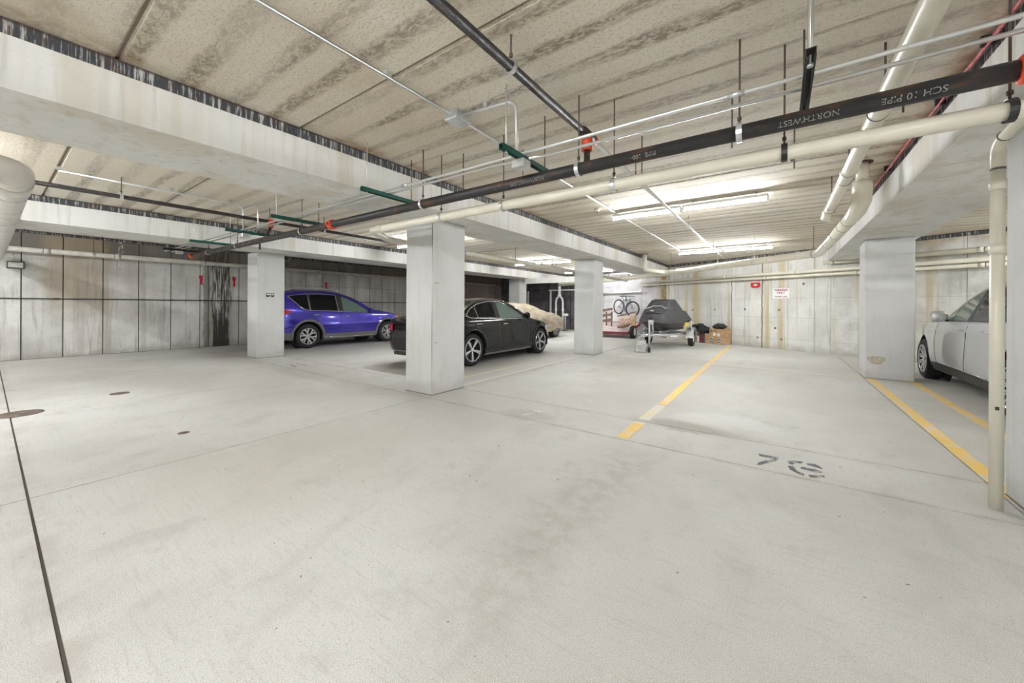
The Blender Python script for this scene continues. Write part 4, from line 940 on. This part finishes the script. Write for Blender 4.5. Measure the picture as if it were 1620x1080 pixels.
for sd in (-1, 1):
    lo_ = interp([(-.15, 1.03), (0, .985), (1.0, .965), (1.95, .935)])
    hi_ = interp([(-.15, 1.06), (.05, 1.18), (.3, 1.27), (.7, 1.325), (1.1, 1.32), (1.5, 1.20), (1.95, .95)])
    hW = lambda x: min(hi_(x), sed.zt(x) - .06)
    sed.patch('window_surround', -.2, 1.98, lambda x: lo_(x) - .006, lambda x: max(lo_(x) + .01, hW(x) + .008), 'blackplastic', sd, .004, 30)
    sed.patch('side_window', -.10, .17, lambda x: lo_(x) + .012, lambda x: max(lo_(x) + .02, hW(x) - .012), 'glass', sd, .009)
    sed.patch('side_window', .21, .80, lambda x: lo_(x) + .012, lambda x: max(lo_(x) + .02, hW(x) - .012), 'glass', sd, .009)
    sed.patch('side_window', .95, 1.85, lambda x: lo_(x) + .012, lambda x: max(lo_(x) + .02, hW(x) - .012), 'glass_clear', sd, .009)
    sed.seam('window_trim', [(-.17, 1.03), (-.05, .99), (1.0, .957), (1.95, .928)], .009, 'trim', sd, .008)
    sed.seam('window_trim', [(-.17, 1.03), (-.08, 1.12), (.05, 1.195), (.3, 1.285), (.7, 1.34), (1.1, 1.335), (1.35, 1.27)], .007, 'trim', sd, .010)
    sed.seam('pillar_trim', [(.19, .99), (.15, 1.21)], .006, 'trim', sd, .009)
    sed.seam('door_gap', [(.90, .96), (.88, .6), (.90, .26)], .0035, 'clad', sd); sed.seam('door_gap', [(2.0, .93), (2.10, .7), (2.02, .3)], .0035, 'clad', sd)
    sed.seam('door_gap', [(-.02, .97), (.12, .8), (.38, .6), (.42, .3)], .0035, 'clad', sd); sed.seam('door_gap', [(.4, .26), (2.1, .26)], .0035, 'clad', sd)
    sed.handle(.18, .86, 'trim', sd); sed.handle(1.10, .84, 'trim', sd)
    sed.mirror(1.88, .95, 'blackpaint', sd)
    for wx in (0, 2.66): sed.wheel(wx, sd, 'star'); sed.archtrim(wx, 'blackpaint', .395, .43, sd, 0, PI)
    sed.patch('side_skirt', .42, 2.2, lambda x: .19, lambda x: .23, 'clad', sd, .012, 16)
    sed.patch('tail_lamp', -.92, -.52, lambda x: .72 + max(0, x + .8) * .2, lambda x: .86, 'redlight', sd, .010, 8)
    sed.patch('head_lamp', 2.95, 3.36, lambda x: .60, lambda x: min(.72, sed.zt(x) - .07), 'clearlens', sd, .008, 8)
    sed.patch('reflector', -.88, -.6, lambda x: .42, lambda x: .47, 'redlight', sd, .008, 6)
    sed.seam('bumper_trim', [(-.9, .36), (-.45, .34)], .010, 'trim', sd, .008)
sed.topglass('windshield', 1.40, 2.15); sed.topglass('rear_window', -.28, .25)
MB().box((-.945, -.45, .24), (-.90, .45, .32), .01).build('rear_diffuser', M['blackplastic'], sed.t)
sed.place()

# --- silver crossover at the right
sil = Car(dict(wb=2.84, rx=-.26, W=.94, R=.35, Rr=.245, Ra=.43, r=.06, tum=.42, crease=(.92, -.01),
    zt=[(-1.15, .75), (-1.1, 1.05), (-.95, 1.2), (-.6, 1.44), (-.2, 1.56), (.4, 1.64), (1.0, 1.62), (1.35, 1.49), (1.70, 1.29), (1.95, 1.13), (2.4, 1.07), (3.0, 1.00), (3.35, .88), (3.55, .72), (3.62, .52)],
    zs=[(-.95, 1.08), (0, 1.04), (1.2, 1.02), (2.2, 1.0), (3.62, .92)], zb=[(-.95, .36), (-.6, .25), (0, .22), (2.78, .22), (3.3, .24), (3.62, .36)],
    w=[(-1.15, .70), (-1.0, .84), (-.6, .93), (0, .94), (1.4, .93), (2.6, .93), (3.05, .88), (3.4, .72), (3.62, .50)]),
    'silver_crossover', 'silver crossover car on the right, partly behind the downpipe', (3.0, 6.88, 0), PI / 2, 'silver')
sil.body()
for sd in (1, -1):
    lo_ = interp([(-.5, 1.12), (0, 1.075), (1.0, 1.055), (2.1, 1.04)])
    hi_ = interp([(-.5, 1.22), (-.2, 1.38), (.3, 1.50), (.85, 1.52), (1.25, 1.42), (1.6, 1.24), (1.92, 1.06)])
    hW = lambda x: min(hi_(x), sil.zt(x) - .07)
    sil.patch('window_surround', -.52, 1.92, lambda x: lo_(x) - .006, lambda x: max(lo_(x) + .01, hW(x) + .01), 'blackplastic', sd, .004, 30)
    for a, b, mt in ((-.45, .1, 'glass'), (.15, .88, 'glass'), (1.02, 1.55, 'glass_clear'), (1.58, 1.84, 'glass_clear')):
        sil.patch('side_window', a, b, lambda x: lo_(x) + .014, lambda x: max(lo_(x) + .022, hW(x) - .014), mt, sd, .009)
    sil.seam('window_trim', [(-.5, 1.12), (0, 1.07), (1.0, 1.05), (1.9, 1.035)], .008, 'trim', sd, .008)
    sil.seam('door_gap', [(.95, 1.04), (.93, .6), (.97, .34)], .0035, 'seam', sd); sil.seam('door_gap', [(2.12, 1.0), (2.2, .75), (2.1, .38)], .0035, 'seam', sd)
    sil.seam('door_gap', [(.5, .36), (2.15, .36)], .004, 'seam', sd)
    sil.handle(.22, .95, 'silver', sd); sil.handle(1.16, .94, 'silver', sd)
    sil.seam('sill_trim', [(.22, .375), (2.25, .375)], .009, 'trim', sd, .01)
    sil.patch('rocker_cladding', .20, 2.36, lambda x: .225, lambda x: .355, 'blackplastic', sd, .010, 18)
    sil.mirror(1.74, 1.05, 'silver', sd, 1.2)
    for wx in (-.26, 2.84): sil.wheel(wx, sd, 'multi')
    sil.patch('head_lamp', 3.05, 3.5, lambda x: .72, lambda x: min(.86, sil.zt(x) - .08), 'clearlens', sd, .010, 8)
    sil.patch('tail_lamp', -1.1, -.7, lambda x: .90, lambda x: 1.04, 'redlight', sd, .010, 8)
    g = [(x / 10, sd * (sil.Y(x / 10, sil.zt(x / 10) - .07) * .86), sil.zt(x / 10) + .015) for x in range(-3, 12)]
sil.topglass('windshield', 1.25, 1.92); sil.topglass('rear_window', -.82, -.45)
sil.place()

# --- covered car: cloth draped over a low car, wheels showing
cov = Car(dict(wb=2.6, W=.90, R=.325, Rr=.23, Ra=.39, r=.10, tum=.30,
    zt=[(-.95, .62), (-.9, .88), (-.7, 1.0), (-.3, 1.10), (.2, 1.26), (.7, 1.31), (1.2, 1.29), (1.8, 1.14), (2.4, .99), (3.0, .90), (3.3, .80), (3.5, .62), (3.54, .45)],
    zs=[(-.95, .85), (3.54, .80)], zb=[(-.95, .30), (0, .24), (2.6, .24), (3.54, .28)],
    w=[(-.95, .70), (-.8, .86), (0, .91), (2.4, .91), (3.1, .84), (3.4, .68), (3.54, .5)]),
    'covered_car', 'low car under a wrinkled tan cloth cover behind the black sedan', (-8.05, 10.5, 0), PI / 2, 'blackplastic')
cov.sp['cat'] = 'car'
for sd in (-1, 1):
    for wx in (0, 2.6): cov.wheel(wx, sd, 'y')
rings = []
import mathutils
for i in range(81):
    x = -1.0 + 4.6 * i / 80; row = []
    xx = max(-.94, min(3.53, x)); zt = cov.zt(xx); w_ = cov.w(xx) + .05
    if i in (0, 80): zt -= .06
    hem = .26 + .10 * math.exp(-((x - 2.6) / .35) ** 2) + .10 * math.exp(-(x / .35) ** 2)
    for k in range(41):
        a = PI * k / 40; y = -math.cos(a); sgn = 1 if y > 0 else -1; q = math.sin(a)
        z = hem + (zt + .03 - hem) * (q ** .42 if q > 0 else 0)
        yy = w_ * sgn * abs(y) ** .55 * (1 - .22 * max(0, (z - .75)) / .5) if abs(y) > 1e-6 else 0
        P = Vector((x, yy, z)); nz = mathutils.noise.noise(Vector((x * 2.3 + z * 3.5, yy * 2, z * 1.2)) * 1.6); nz2 = mathutils.noise.noise(Vector((x * 7 + z * 9, yy * 3, z * 2)))
        fr_ = Vector((0, sgn * abs(y), q)); P += fr_ * (.045 * nz + .035 * nz2) ; row.append(tuple(P))
    rings.append(row)
o = MB().grid(rings).build('cloth_cover', M['carcover'], cov.t, 'wrinkled tan fabric cover')
MB().box((-.85, -.75, .3), (3.3, .75, .7)).build('body', M['blackplastic'], cov.t)
cov.place()

# ------------------------------------------------------------------ watercraft on trailer (bow towards the camera)
def simple_wheel(t, c, R, w, Rr, ax=(1, 0, 0), mat='alloy'):
    ax = Vector(ax); c = Vector(c) - ax * w / 2
    wt = MB().lathe([(Rr, 0), (R - .02, 0), (R, .02), (R, w - .02), (R - .02, w), (Rr, w)], c, ax, 24, True).build('wheel', M['rubber'], t)
    MB().lathe([(Rr, .01), (Rr, w - .005), (Rr - .02, w - .01), (Rr * .55, w - .035), (.03, w - .02), (.03, w)], c, ax, 20).build('rim', M[mat], wt)
SX, SY = -2.93, 10.25
t = thing('boat_trailer', 'galvanised boat trailer with a front jockey wheel carrying the covered watercraft', 'trailer', (SX, SY, 0))
for s_ in (-1, 1):
    MB().tube([(SX + s_ * .03, SY + .15, .46), (SX + s_ * .42, SY + 1.5, .42), (SX + s_ * .50, SY + 3.6, .40)], .032, 8).build('frame_rail', M['galv'], t)
    simple_wheel(t, (SX + s_ * .66, SY + 2.75, .255), .255, .14, .14, (s_, 0, 0), 'white')
    g = []
    for k in range(13):
        a = PI * k / 12; g.append([(SX + s_ * .56, SY + 2.75 + .33 * math.cos(a), .27 + .31 * math.sin(a)), (SX + s_ * .77, SY + 2.75 + .33 * math.cos(a), .27 + .31 * math.sin(a)), (SX + s_ * .77, SY + 2.75 + .29 * math.cos(a), .27 + .26 * math.sin(a))])
    MB().grid(g, False).build('mudguard', M['galv'], t)
    MB().box((SX + s_ * .25 - .05, SY + .9, .50), (SX + s_ * .25 + .05, SY + 3.4, .56)).build('bunk', M['clad'], t)
    MB().tube([(SX + s_ * .70, SY + 2.5, .45), (SX + s_ * .70, SY + 2.5, .85)], .02, 6).build('guide_post', M['galv'], t)
for y in (1.3, 2.75, 3.5): MB().tube([(SX - .55, SY + y, .38), (SX + .55, SY + y, .38)], .028, 8).build('cross_member', M['galv'], t)
MB().tube([(SX, SY - .12, .46), (SX, SY + 1.4, .46)], .035, 8).build('tongue', M['galv'], t)
MB().box((SX - .05, SY - .25, .44), (SX + .05, SY - .02, .52), .01).build('coupler', M['galv'], t)
MB().tube([(SX + .09, SY + .1, .16), (SX + .09, SY + .1, .86)], .026, 10).build('jack_post', M['galv'], t)
MB().tube([(SX + .09, SY + .1, .84), (SX + .09, SY + .02, .88), (SX + .20, SY + .02, .88)], .010, 6).build('jack_handle', M['galv'], t)
simple_wheel(t, (SX + .09, SY + .1, .08), .08, .05, .04, (1, 0, 0), 'clad')
MB().tube([(SX + .02, SY + .75, .46), (SX + .02, SY + .62, .86)], .026, 8).build('winch_post', M['galv'], t)
MB().box((SX - .06, SY + .5, .74), (SX + .08, SY + .68, .86), .01).build('winch', M['galv'], t)
MB().lathe([(.05, 0), (.05, .09)], (SX - .03, SY + .52, .90), (1, 0, 0), 10).build('bow_roller', M['blackplastic'], t)
# chain and blocks at the tongue
o = MB(); 
for k in range(16):
    a = k * .55; o.tube([(SX - .18 + .03 * math.cos(a) + .004 * k, SY + .05 + .05 * math.sin(a), .44 - k * .006), (SX - .15 + .03 * math.cos(a + 1), SY + .03 + .05 * math.sin(a + 1), .42 - k * .006)], .010, 5)
o = o.build('safety_chain', M['galv'], t); o['kind'] = 'stuff'
t = thing('stone_block', 'grey block chocked under the tongue of the boat trailer', 'block', (SX - .12, SY + .05, 0))
MB().box((SX - .26, SY - .03, 0), (SX + .03, SY + .16, .19), .015).build('block', simple('rough_block', (.5, .5, .49), .9, 0, .3, 20), t)
MB().box((SX - .22, SY + .0, .19), (SX - .0, SY + .14, .33), .012).build('block', simple('pale_block', (.66, .67, .68), .7, 0, .3, 18), t)

ski = thing('covered_watercraft', 'personal watercraft under a charcoal cover on the galvanised trailer', 'watercraft', (SX, SY + .55, .45))
hullr = []; covr = []
zt_ = interp([(0, .80), (.12, .92), (.5, 1.12), (.85, 1.28), (1.05, 1.43), (1.25, 1.46), (1.62, 1.46), (1.70, 1.42), (1.78, 1.24), (2.3, 1.12), (2.75, 1.06), (3.0, .92), (3.05, .80)])
wd_ = interp([(0, .10), (.15, .30), (.5, .48), (1.0, .58), (1.8, .62), (2.6, .60), (3.0, .54), (3.05, .50)])
for i in range(49):
    s_ = 3.05 * i / 48; w_ = wd_(s_); zt = zt_(s_); hem = .78 - .04 * math.sin(s_ * 2.2); row = []
    for k in range(33):
        a = PI * k / 32; c_ = -math.cos(a); q = max(0, math.sin(a)); cc = abs(-1 + 2 * k / 32); ff = min(1, (1 - cc) / .56); z = hem + (zt - hem) * (ff ** .8 if ff < 1 else 1 + .03 * (1 - cc / .44))
        # cross section: broad deck, narrow upper hump
        hgt = (z - hem) / max(.02, zt - hem); tp = .46 if zt > 1.2 else .66; yy = w_ * (1 if k > 16 else -1) * ((1 - (1 - tp) * ff ** 1.25) if cc > .44 else tp * cc / .44)
        P = Vector((SX + yy, SY + .55 + s_, z)); nz = mathutils.noise.noise(Vector((s_ * 2.5, yy * 5, z * 2.5))); P += Vector((c_, 0, q)) * .03 * nz; row.append(tuple(P))
    covr.append(row)
    zk = .50 + .28 * max(0, 1 - s_ / .9) ** 2; row = []
    for k in range(17):
        f_ = -1 + 2 * k / 16; z = zk + (.80 - zk) * abs(f_) ** 1.8; row.append((SX + w_ * .93 * (1 if f_ > 0 else -1) * abs(f_) ** .8, SY + .56 + s_, z))
    hullr.append(row)
m_ = MB().grid(covr); n_ = len(covr[0]); m_.f.append(tuple(range(n_))); m_.f.append(tuple(48 * n_ + k for k in range(n_ - 1, -1, -1))); m_.sm += [False, False]
m_.build('cover', M['skicover'], ski, 'charcoal fabric cover')
m_ = MB().grid(hullr); n_ = 17; m_.f.append(tuple(range(n_))); m_.f.append(tuple(48 * n_ + k for k in range(n_ - 1, -1, -1))); m_.sm += [False, False]; m_.build('hull', M['hull'], ski)
MB().tube([(SX + wd_(s_ * 3.05 / 24) * .99, SY + .55 + s_ * 3.05 / 24, .79 - .04 * math.sin(s_ * 3.05 / 24 * 2.2)) for s_ in range(25)], .018, 6).build('hem_cord', M['blackplastic'], ski)
MB().tube([(SX - wd_(s_ * 3.05 / 24) * .99, SY + .55 + s_ * 3.05 / 24, .79 - .04 * math.sin(s_ * 3.05 / 24 * 2.2)) for s_ in range(25)], .018, 6).build('hem_cord', M['blackplastic'], ski)
MB().box((SX + .60, SY + 2.0, .64), (SX + .615, SY + 2.55, .76)).build('registration_sticker', M['plate_yellow'], ski, 'yellow registration sticker')
# pale piping arc and logo patch on the front of the cover
def covp(s_, f_):
    i = min(48, max(0, s_ / 3.05 * 48)); k = (f_ + 1) / 2 * 32; r_ = covr[int(i)]; return Vector(r_[int(k)]) + Vector((0, -.012, .012))
MB().tube([covp(.62 + .18 * math.cos(b_ * 1.3), b_ * .42) for b_ in [q / 8 for q in range(-8, 9)]], .010, 6).build('piping', M['paper'], ski, 'pale reflective piping')
MB().tube([covp(.32, b_ * .35) for b_ in [q / 6 for q in range(-6, 7)]], .014, 6).build('seam', M['blackplastic'], ski)
p = covp(.45, -.12); MB().box((p.x - .04, p.y - .01, p.z - .01), (p.x + .05, p.y + .01, p.z + .03)).build('emblem', M['paper'], ski, 'small white emblem')
p = covp(2.05, .62); MB().box((p.x - .02, p.y - .12, p.z), (p.x + .03, p.y + .12, p.z + .02)).build('handle_label', M['paper'], ski, 'white patch')

# ------------------------------------------------------------------ flatbed trailer, pallet, board, things on it
def loc2(x, y): return (x, y)
TX0, TX1, TY0, TY1 = -6.75, -4.75, 14.35, 15.95
t = thing('flatbed_trailer', 'low tilted flatbed trailer with dark red edges left of the watercraft', 'trailer', (-5.6, 14.8, 0))
dzf = lambda y: .20 + (y - TY0) * .20
def sbox(x0, x1, y0, y1, d0, d1):
    m_ = MB(); v = [(x0, y0, dzf(y0) + d0), (x1, y0, dzf(y0) + d0), (x1, y1, dzf(y1) + d0), (x0, y1, dzf(y1) + d0), (x0, y0, dzf(y0) + d1), (x1, y0, dzf(y0) + d1), (x1, y1, dzf(y1) + d1), (x0, y1, dzf(y1) + d1)]
    return m_.add(v, [(0, 3, 2, 1), (4, 5, 6, 7), (0, 1, 5, 4), (1, 2, 6, 5), (2, 3, 7, 6), (3, 0, 4, 7)])
for i in range(8):
    y0 = TY0 + .03 + i * (TY1 - TY0 - .06) / 8; sbox(TX0 + .02, TX1 - .02, y0 + .004, y0 + (TY1 - TY0 - .06) / 8 - .004, 0, .03).build('plank', M['deck'], t)
sbox(TX0, TX1, TY0 - .03, TY0 + .03, -.05, .045).build('side_rail', M['redmetal'], t); sbox(TX0, TX1, TY1 - .03, TY1 + .03, -.05, .045).build('side_rail', M['redmetal'], t)
sbox(TX0 - .03, TX0 + .02, TY0, TY1, -.05, .04).build('end_rail', M['redmetal'], t); sbox(TX1 - .02, TX1 + .03, TY0, TY1, -.05, .04).build('end_rail', M['redmetal'], t)
for s_, xx in ((1, TX1 + .12), (-1, TX0 - .12)): simple_wheel(t, (xx, 14.62, .25), .25, .15, .15, (s_, 0, 0), 'white')
MB().tube([(TX0 - .1, 14.62, .18), (TX1 + .1, 14.62, .18)], .03, 8).build('axle', M['blackplastic'], t)
t = thing('slatted_rack', 'brown slatted wooden rack standing on the flatbed behind the column', 'rack', (-5.95, 15.3, .42))
for k in range(3): MB().obox((-5.98, 15.3, .64 + k * .22), (.30, -.12, .05), (.006, .015, 0), (0, 0, .05)).build('slat', M['wood_dark'], t)
for k in (-1, 0, 1): MB().obox((-5.98 + .27 * k, 15.3 - .108 * k + .02, .71), (.022, -.009, 0), (.006, .015, 0), (0, 0, .30)).build('post', M['wood_dark'], t)
t = thing('white_board', 'white panel leaning on the wall below the bicycle', 'board', bwP(-5.95, 0, .2))
a = bwP(-6.12, .72, .15); 
bwbox(MB(), -6.18, -5.72, .42, .96, .10, .13).build('board', M['white'], t)
for x in (-6.19, -5.72): bwbox(MB(), x - .012, x + .012, 0, 1.0, .09, .14).build('edge_strip', M['grime'], t)
t = thing('wrapped_furniture', 'bundle of tan wrapped boards with a dark pole on top on the flatbed', 'bundle', (-5.0, 15.1, .37))
g = []
for i in range(17):
    u_ = i / 16; row = []
    for k in range(12):
        a = 2 * PI * k / 12; hh = .20 + .02 * math.sin(9 * u_); cx = -5.28 + .68 * u_; cy = 14.95 - .12 * u_; cz_ = .60 + .14 * u_
        P = Vector((cx, cy + .10 * math.cos(a), cz_ + hh * math.sin(a))); P += Vector((0, math.cos(a), math.sin(a))) * .03 * mathutils.noise.noise(P * 7); row.append(tuple(P))
    g.append(row)
m_ = MB().grid(g, True, True); m_.f.append(tuple(range(12))); m_.f.append(tuple(16 * 12 + k for k in range(11, -1, -1))); m_.sm += [False] * 2
m_.build('wrapping', M['wood'], t)
MB().tube([(-5.35, 14.86, .84), (-4.55, 14.72, 1.03)], .02, 6).build('pole', M['wood_dark'], t)
MB().obox((-4.62, 14.70, .62), (.06, 0, .03), (0, .05, 0), (0, 0, .16)).build('paper_bag', M['card'], t, 'crumpled brown paper')
o = MB()
o = MB().tube([(-5.2, 14.5, .42), (-4.95, 14.45, .46), (-4.7, 14.42, .52)], [.04, .06, .04], 8).build('rag', M['wood_dark']); tag(o, 'dark brown rag bundle at the front edge of the flatbed', 'cloth')

# bicycle hung on the wall
bx = -5.28; bo = .30
t = thing('bicycle', 'black and grey bicycle hanging on the pale wall', 'bicycle', bwP(bx, 1.2, bo))
def bp(s_, z, off=0): return bwP(bx, 0, bo) + BD * s_ + Vector((0, 0, z)) + BN * off
wr, wz, ww = .305, 1.15, .26
rearc = bp(-.45, 1.22); frontc = bp(.40, 1.13, .02)
def bwheel(c, ax):
    ax = Vector(ax).normalized(); u_ = Vector((0, 0, 1)); v_ = ax.cross(u_)
    wt = MB().tube([c + (u_ * math.cos(a) + v_ * math.sin(a)) * wr for a in [2 * PI * k / 32 for k in range(32)]], .028, 8, closed=True).build('wheel', M['rubber'], t, 'tyre')
    MB().tube([c + (u_ * math.cos(a) + v_ * math.sin(a)) * (wr - .026) for a in [2 * PI * k / 32 for k in range(32)]], .009, 6, closed=True).build('rim', M['clad'], wt)
    sp = MB()
    for k in range(14):
        a = 2 * PI * k / 14; sp.tube([c, c + (u_ * math.cos(a) + v_ * math.sin(a)) * (wr - .03)], .0018, 4)
    sp.build('spokes', M['emt'], wt); MB().tube([c - ax * .04, c + ax * .04], .018, 8).build('hub', M['clad'], wt)
bwheel(rearc, BN); bwheel(frontc, BN + BD * .25)
bb = bp(-.06, 1.10); seat = bp(-.16, 1.52); head = bp(.25, 1.50); headl = bp(.27, 1.40)
fr_ = MB(); [fr_.tube([a, b], .024, 8) for a, b in ((bb, seat), (seat, head), (bb, headl), (head, headl))]; fr_.build('frame', M['bikeframe'], t)
for e in (-1, 1):
    MB().tube([bb + BN * .02 * e, rearc + BN * .045 * e], .009, 6).build('chain_stay', M['bikeframe'], t); MB().tube([seat + BN * .02 * e - Vector((0, 0, .06)), rearc + BN * .045 * e], .008, 6).build('seat_stay', M['bikeframe'], t)
    MB().tube([headl + BN * .04 * e, frontc + BN * .045 * e], .013, 6).build('fork_blade', M['clad'], t)
    MB().tube([bb + BN * .06 * e, bb + BN * .07 * e + BD * .10 * e - Vector((0, 0, .10 * e))], .009, 6).build('crank_arm', M['clad'], t)
MB().tube([seat, bp(-.20, 1.66)], .012, 6).build('seat_post', M['clad'], t)
MB().obox(bp(-.21, 1.68), BD * .12, BN * .05, (0, 0, .018)).build('saddle', M['blackplastic'], t)
MB().tube([head, bp(.22, 1.62), bp(.27, 1.66)], .014, 6).build('stem', M['clad'], t)
MB().tube([bp(.27, 1.66, -.26), bp(.27, 1.66, 0), bp(.27, 1.66, .27)], .013, 6).build('handlebar', M['blackplastic'], t)
MB().tube([bp(.27, 1.66, .27), bp(.30, 1.60, .29), bp(.30, 1.45, .28)], .022, 6).build('grip', M['blackplastic'], t)
MB().lathe([(.085, 0), (.085, .006)], bb + BN * .045, BN, 20).build('chainring', M['clad'], t)
MB().tube([bwP(bx, 1.74, 0) + BD * -.2, bwP(bx, 1.74, .3) + BD * -.2], .010, 6).build('wall_hook', M['clad'], t); MB().tube([bwP(bx, 1.58, 0) + BD * .2, bwP(bx, 1.52, .3) + BD * .2], .010, 6).build('wall_hook', M['clad'], t)

# ------------------------------------------------------------------ boxes and bags against the back wall
def wbox(x0, x1, z0, z1, d0, d1): return bwbox(MB(), x0, x1, z0, z1, d0, d1)
BX = -1.72
t = thing('cardboard_box', 'large brown cardboard box with white labels and round black prints by the yellow line', 'box', bwP(BX + .2, 0, .3))
bwbox(MB(), BX, BX + .44, 0, .50, .06, .42).build('carton', M['card'], t)
for x0, x1 in ((BX - .003, BX + .21), (BX + .225, BX + .443)): bwbox(MB(), x0, x1, .50, .506, .06, .42).build('flap', M['card'], t)
for x0, x1, z0, z1 in ((.12, .20, .28, .38), (.25, .33, .27, .37)): bwbox(MB(), BX + x0, BX + x1, z0, z1, .421, .425).build('label', M['paper'], t, 'white paper label')
for x in (.065, .31):
    pts = [(.068 * math.cos(a), .085 * math.sin(a)) for a in [k * PI / 8 for k in range(16)]]
    MB().prism(pts, bwP(BX + x, .12, .421), BD, (0, 0, 1), BN, .002).build('print', M['paper'], t, 'round printed mark')
    for q in range(5):
        a = q * 2 * PI / 5 + .3; pts = [(.025 * math.cos(b) + .042 * math.cos(a), .028 * math.sin(b) + .052 * math.sin(a)) for b in [k * PI / 4 for k in range(8)]]
        MB().prism(pts, bwP(BX + x, .12, .424), BD, (0, 0, 1), BN, .002).build('print', M['ink'], t, 'black printed mark')
for x0, x1 in ((.02, .045), (.05, .075), (.08, .105), (.15, .20)): bwbox(MB(), BX + x0, BX + x1, .42, .455, .421, .423).build('print', M['ink'], t, 'black printed mark')
t = thing('small_carton', 'small dark carton with a white panel left of the large cardboard box', 'box', bwP(-2.03, 0, .3))
bwbox(MB(), -2.15, -1.89, 0, .27, .10, .42).build('carton', M['card_dark'], t)
bwbox(MB(), -2.13, -2.06, .02, .24, .421, .424).build('label', M['paper'], t, 'white panel'); bwbox(MB(), -2.03, -1.93, .05, .20, .421, .424).build('label', M['redmetal'], t, 'dark red panel')
t = thing('tan_carton', 'tan carton wedged between the dark carton and the large box', 'box', bwP(-1.82, 0, .3))
bwbox(MB(), -1.88, -1.73, 0, .33, .08, .40).build('carton', M['card'], t)
t = thing('rear_carton', 'brown carton beside the trailer wheel under the black bags', 'box', bwP(-2.3, 0, .3))
bwbox(MB(), -2.42, -2.17, 0, .32, .08, .36).build('carton', M['card'], t)
def bag(c, sx, sy, sz, lab, seed):
    g = []
    for i in range(15):
        a = PI * i / 14; row = []
        for k in range(20):
            b = 2 * PI * k / 20; d = Vector((math.sin(a) * math.cos(b), math.sin(a) * math.sin(b), -math.cos(a)))
            q = 1 + .22 * mathutils.noise.noise(d * 2.3 + Vector((seed, 0, 0))) + .10 * mathutils.noise.noise(d * 6 + Vector((seed, 3, 0)))
            z = d.z * sz * q; z = max(z, -sz * .72)
            row.append(Vector(c) + BD * d.x * sx * q + BN * d.y * sy * q + Vector((0, 0, z)))
        g.append(row)
    o = MB().grid(g, True, True).build('bin_bag', M['bag']); tag(o, lab, 'bag', 'black bags on the cartons'); return o
bag(bwP(-1.98, .44, .27), .19, .16, .14, 'crumpled shiny black bag on the small dark carton', 1)
bag(bwP(-2.33, .46, .24), .14, .14, .15, 'dull black bag on the brown carton beside the trailer wheel', 5)
bag(bwP(-1.50, .585, .24), .23, .14, .10, 'flat black bag lying on the large cardboard box', 9)
bag(bwP(-2.16, .575, .20), .13, .12, .09, 'small black bag on top of the other bags', 13)
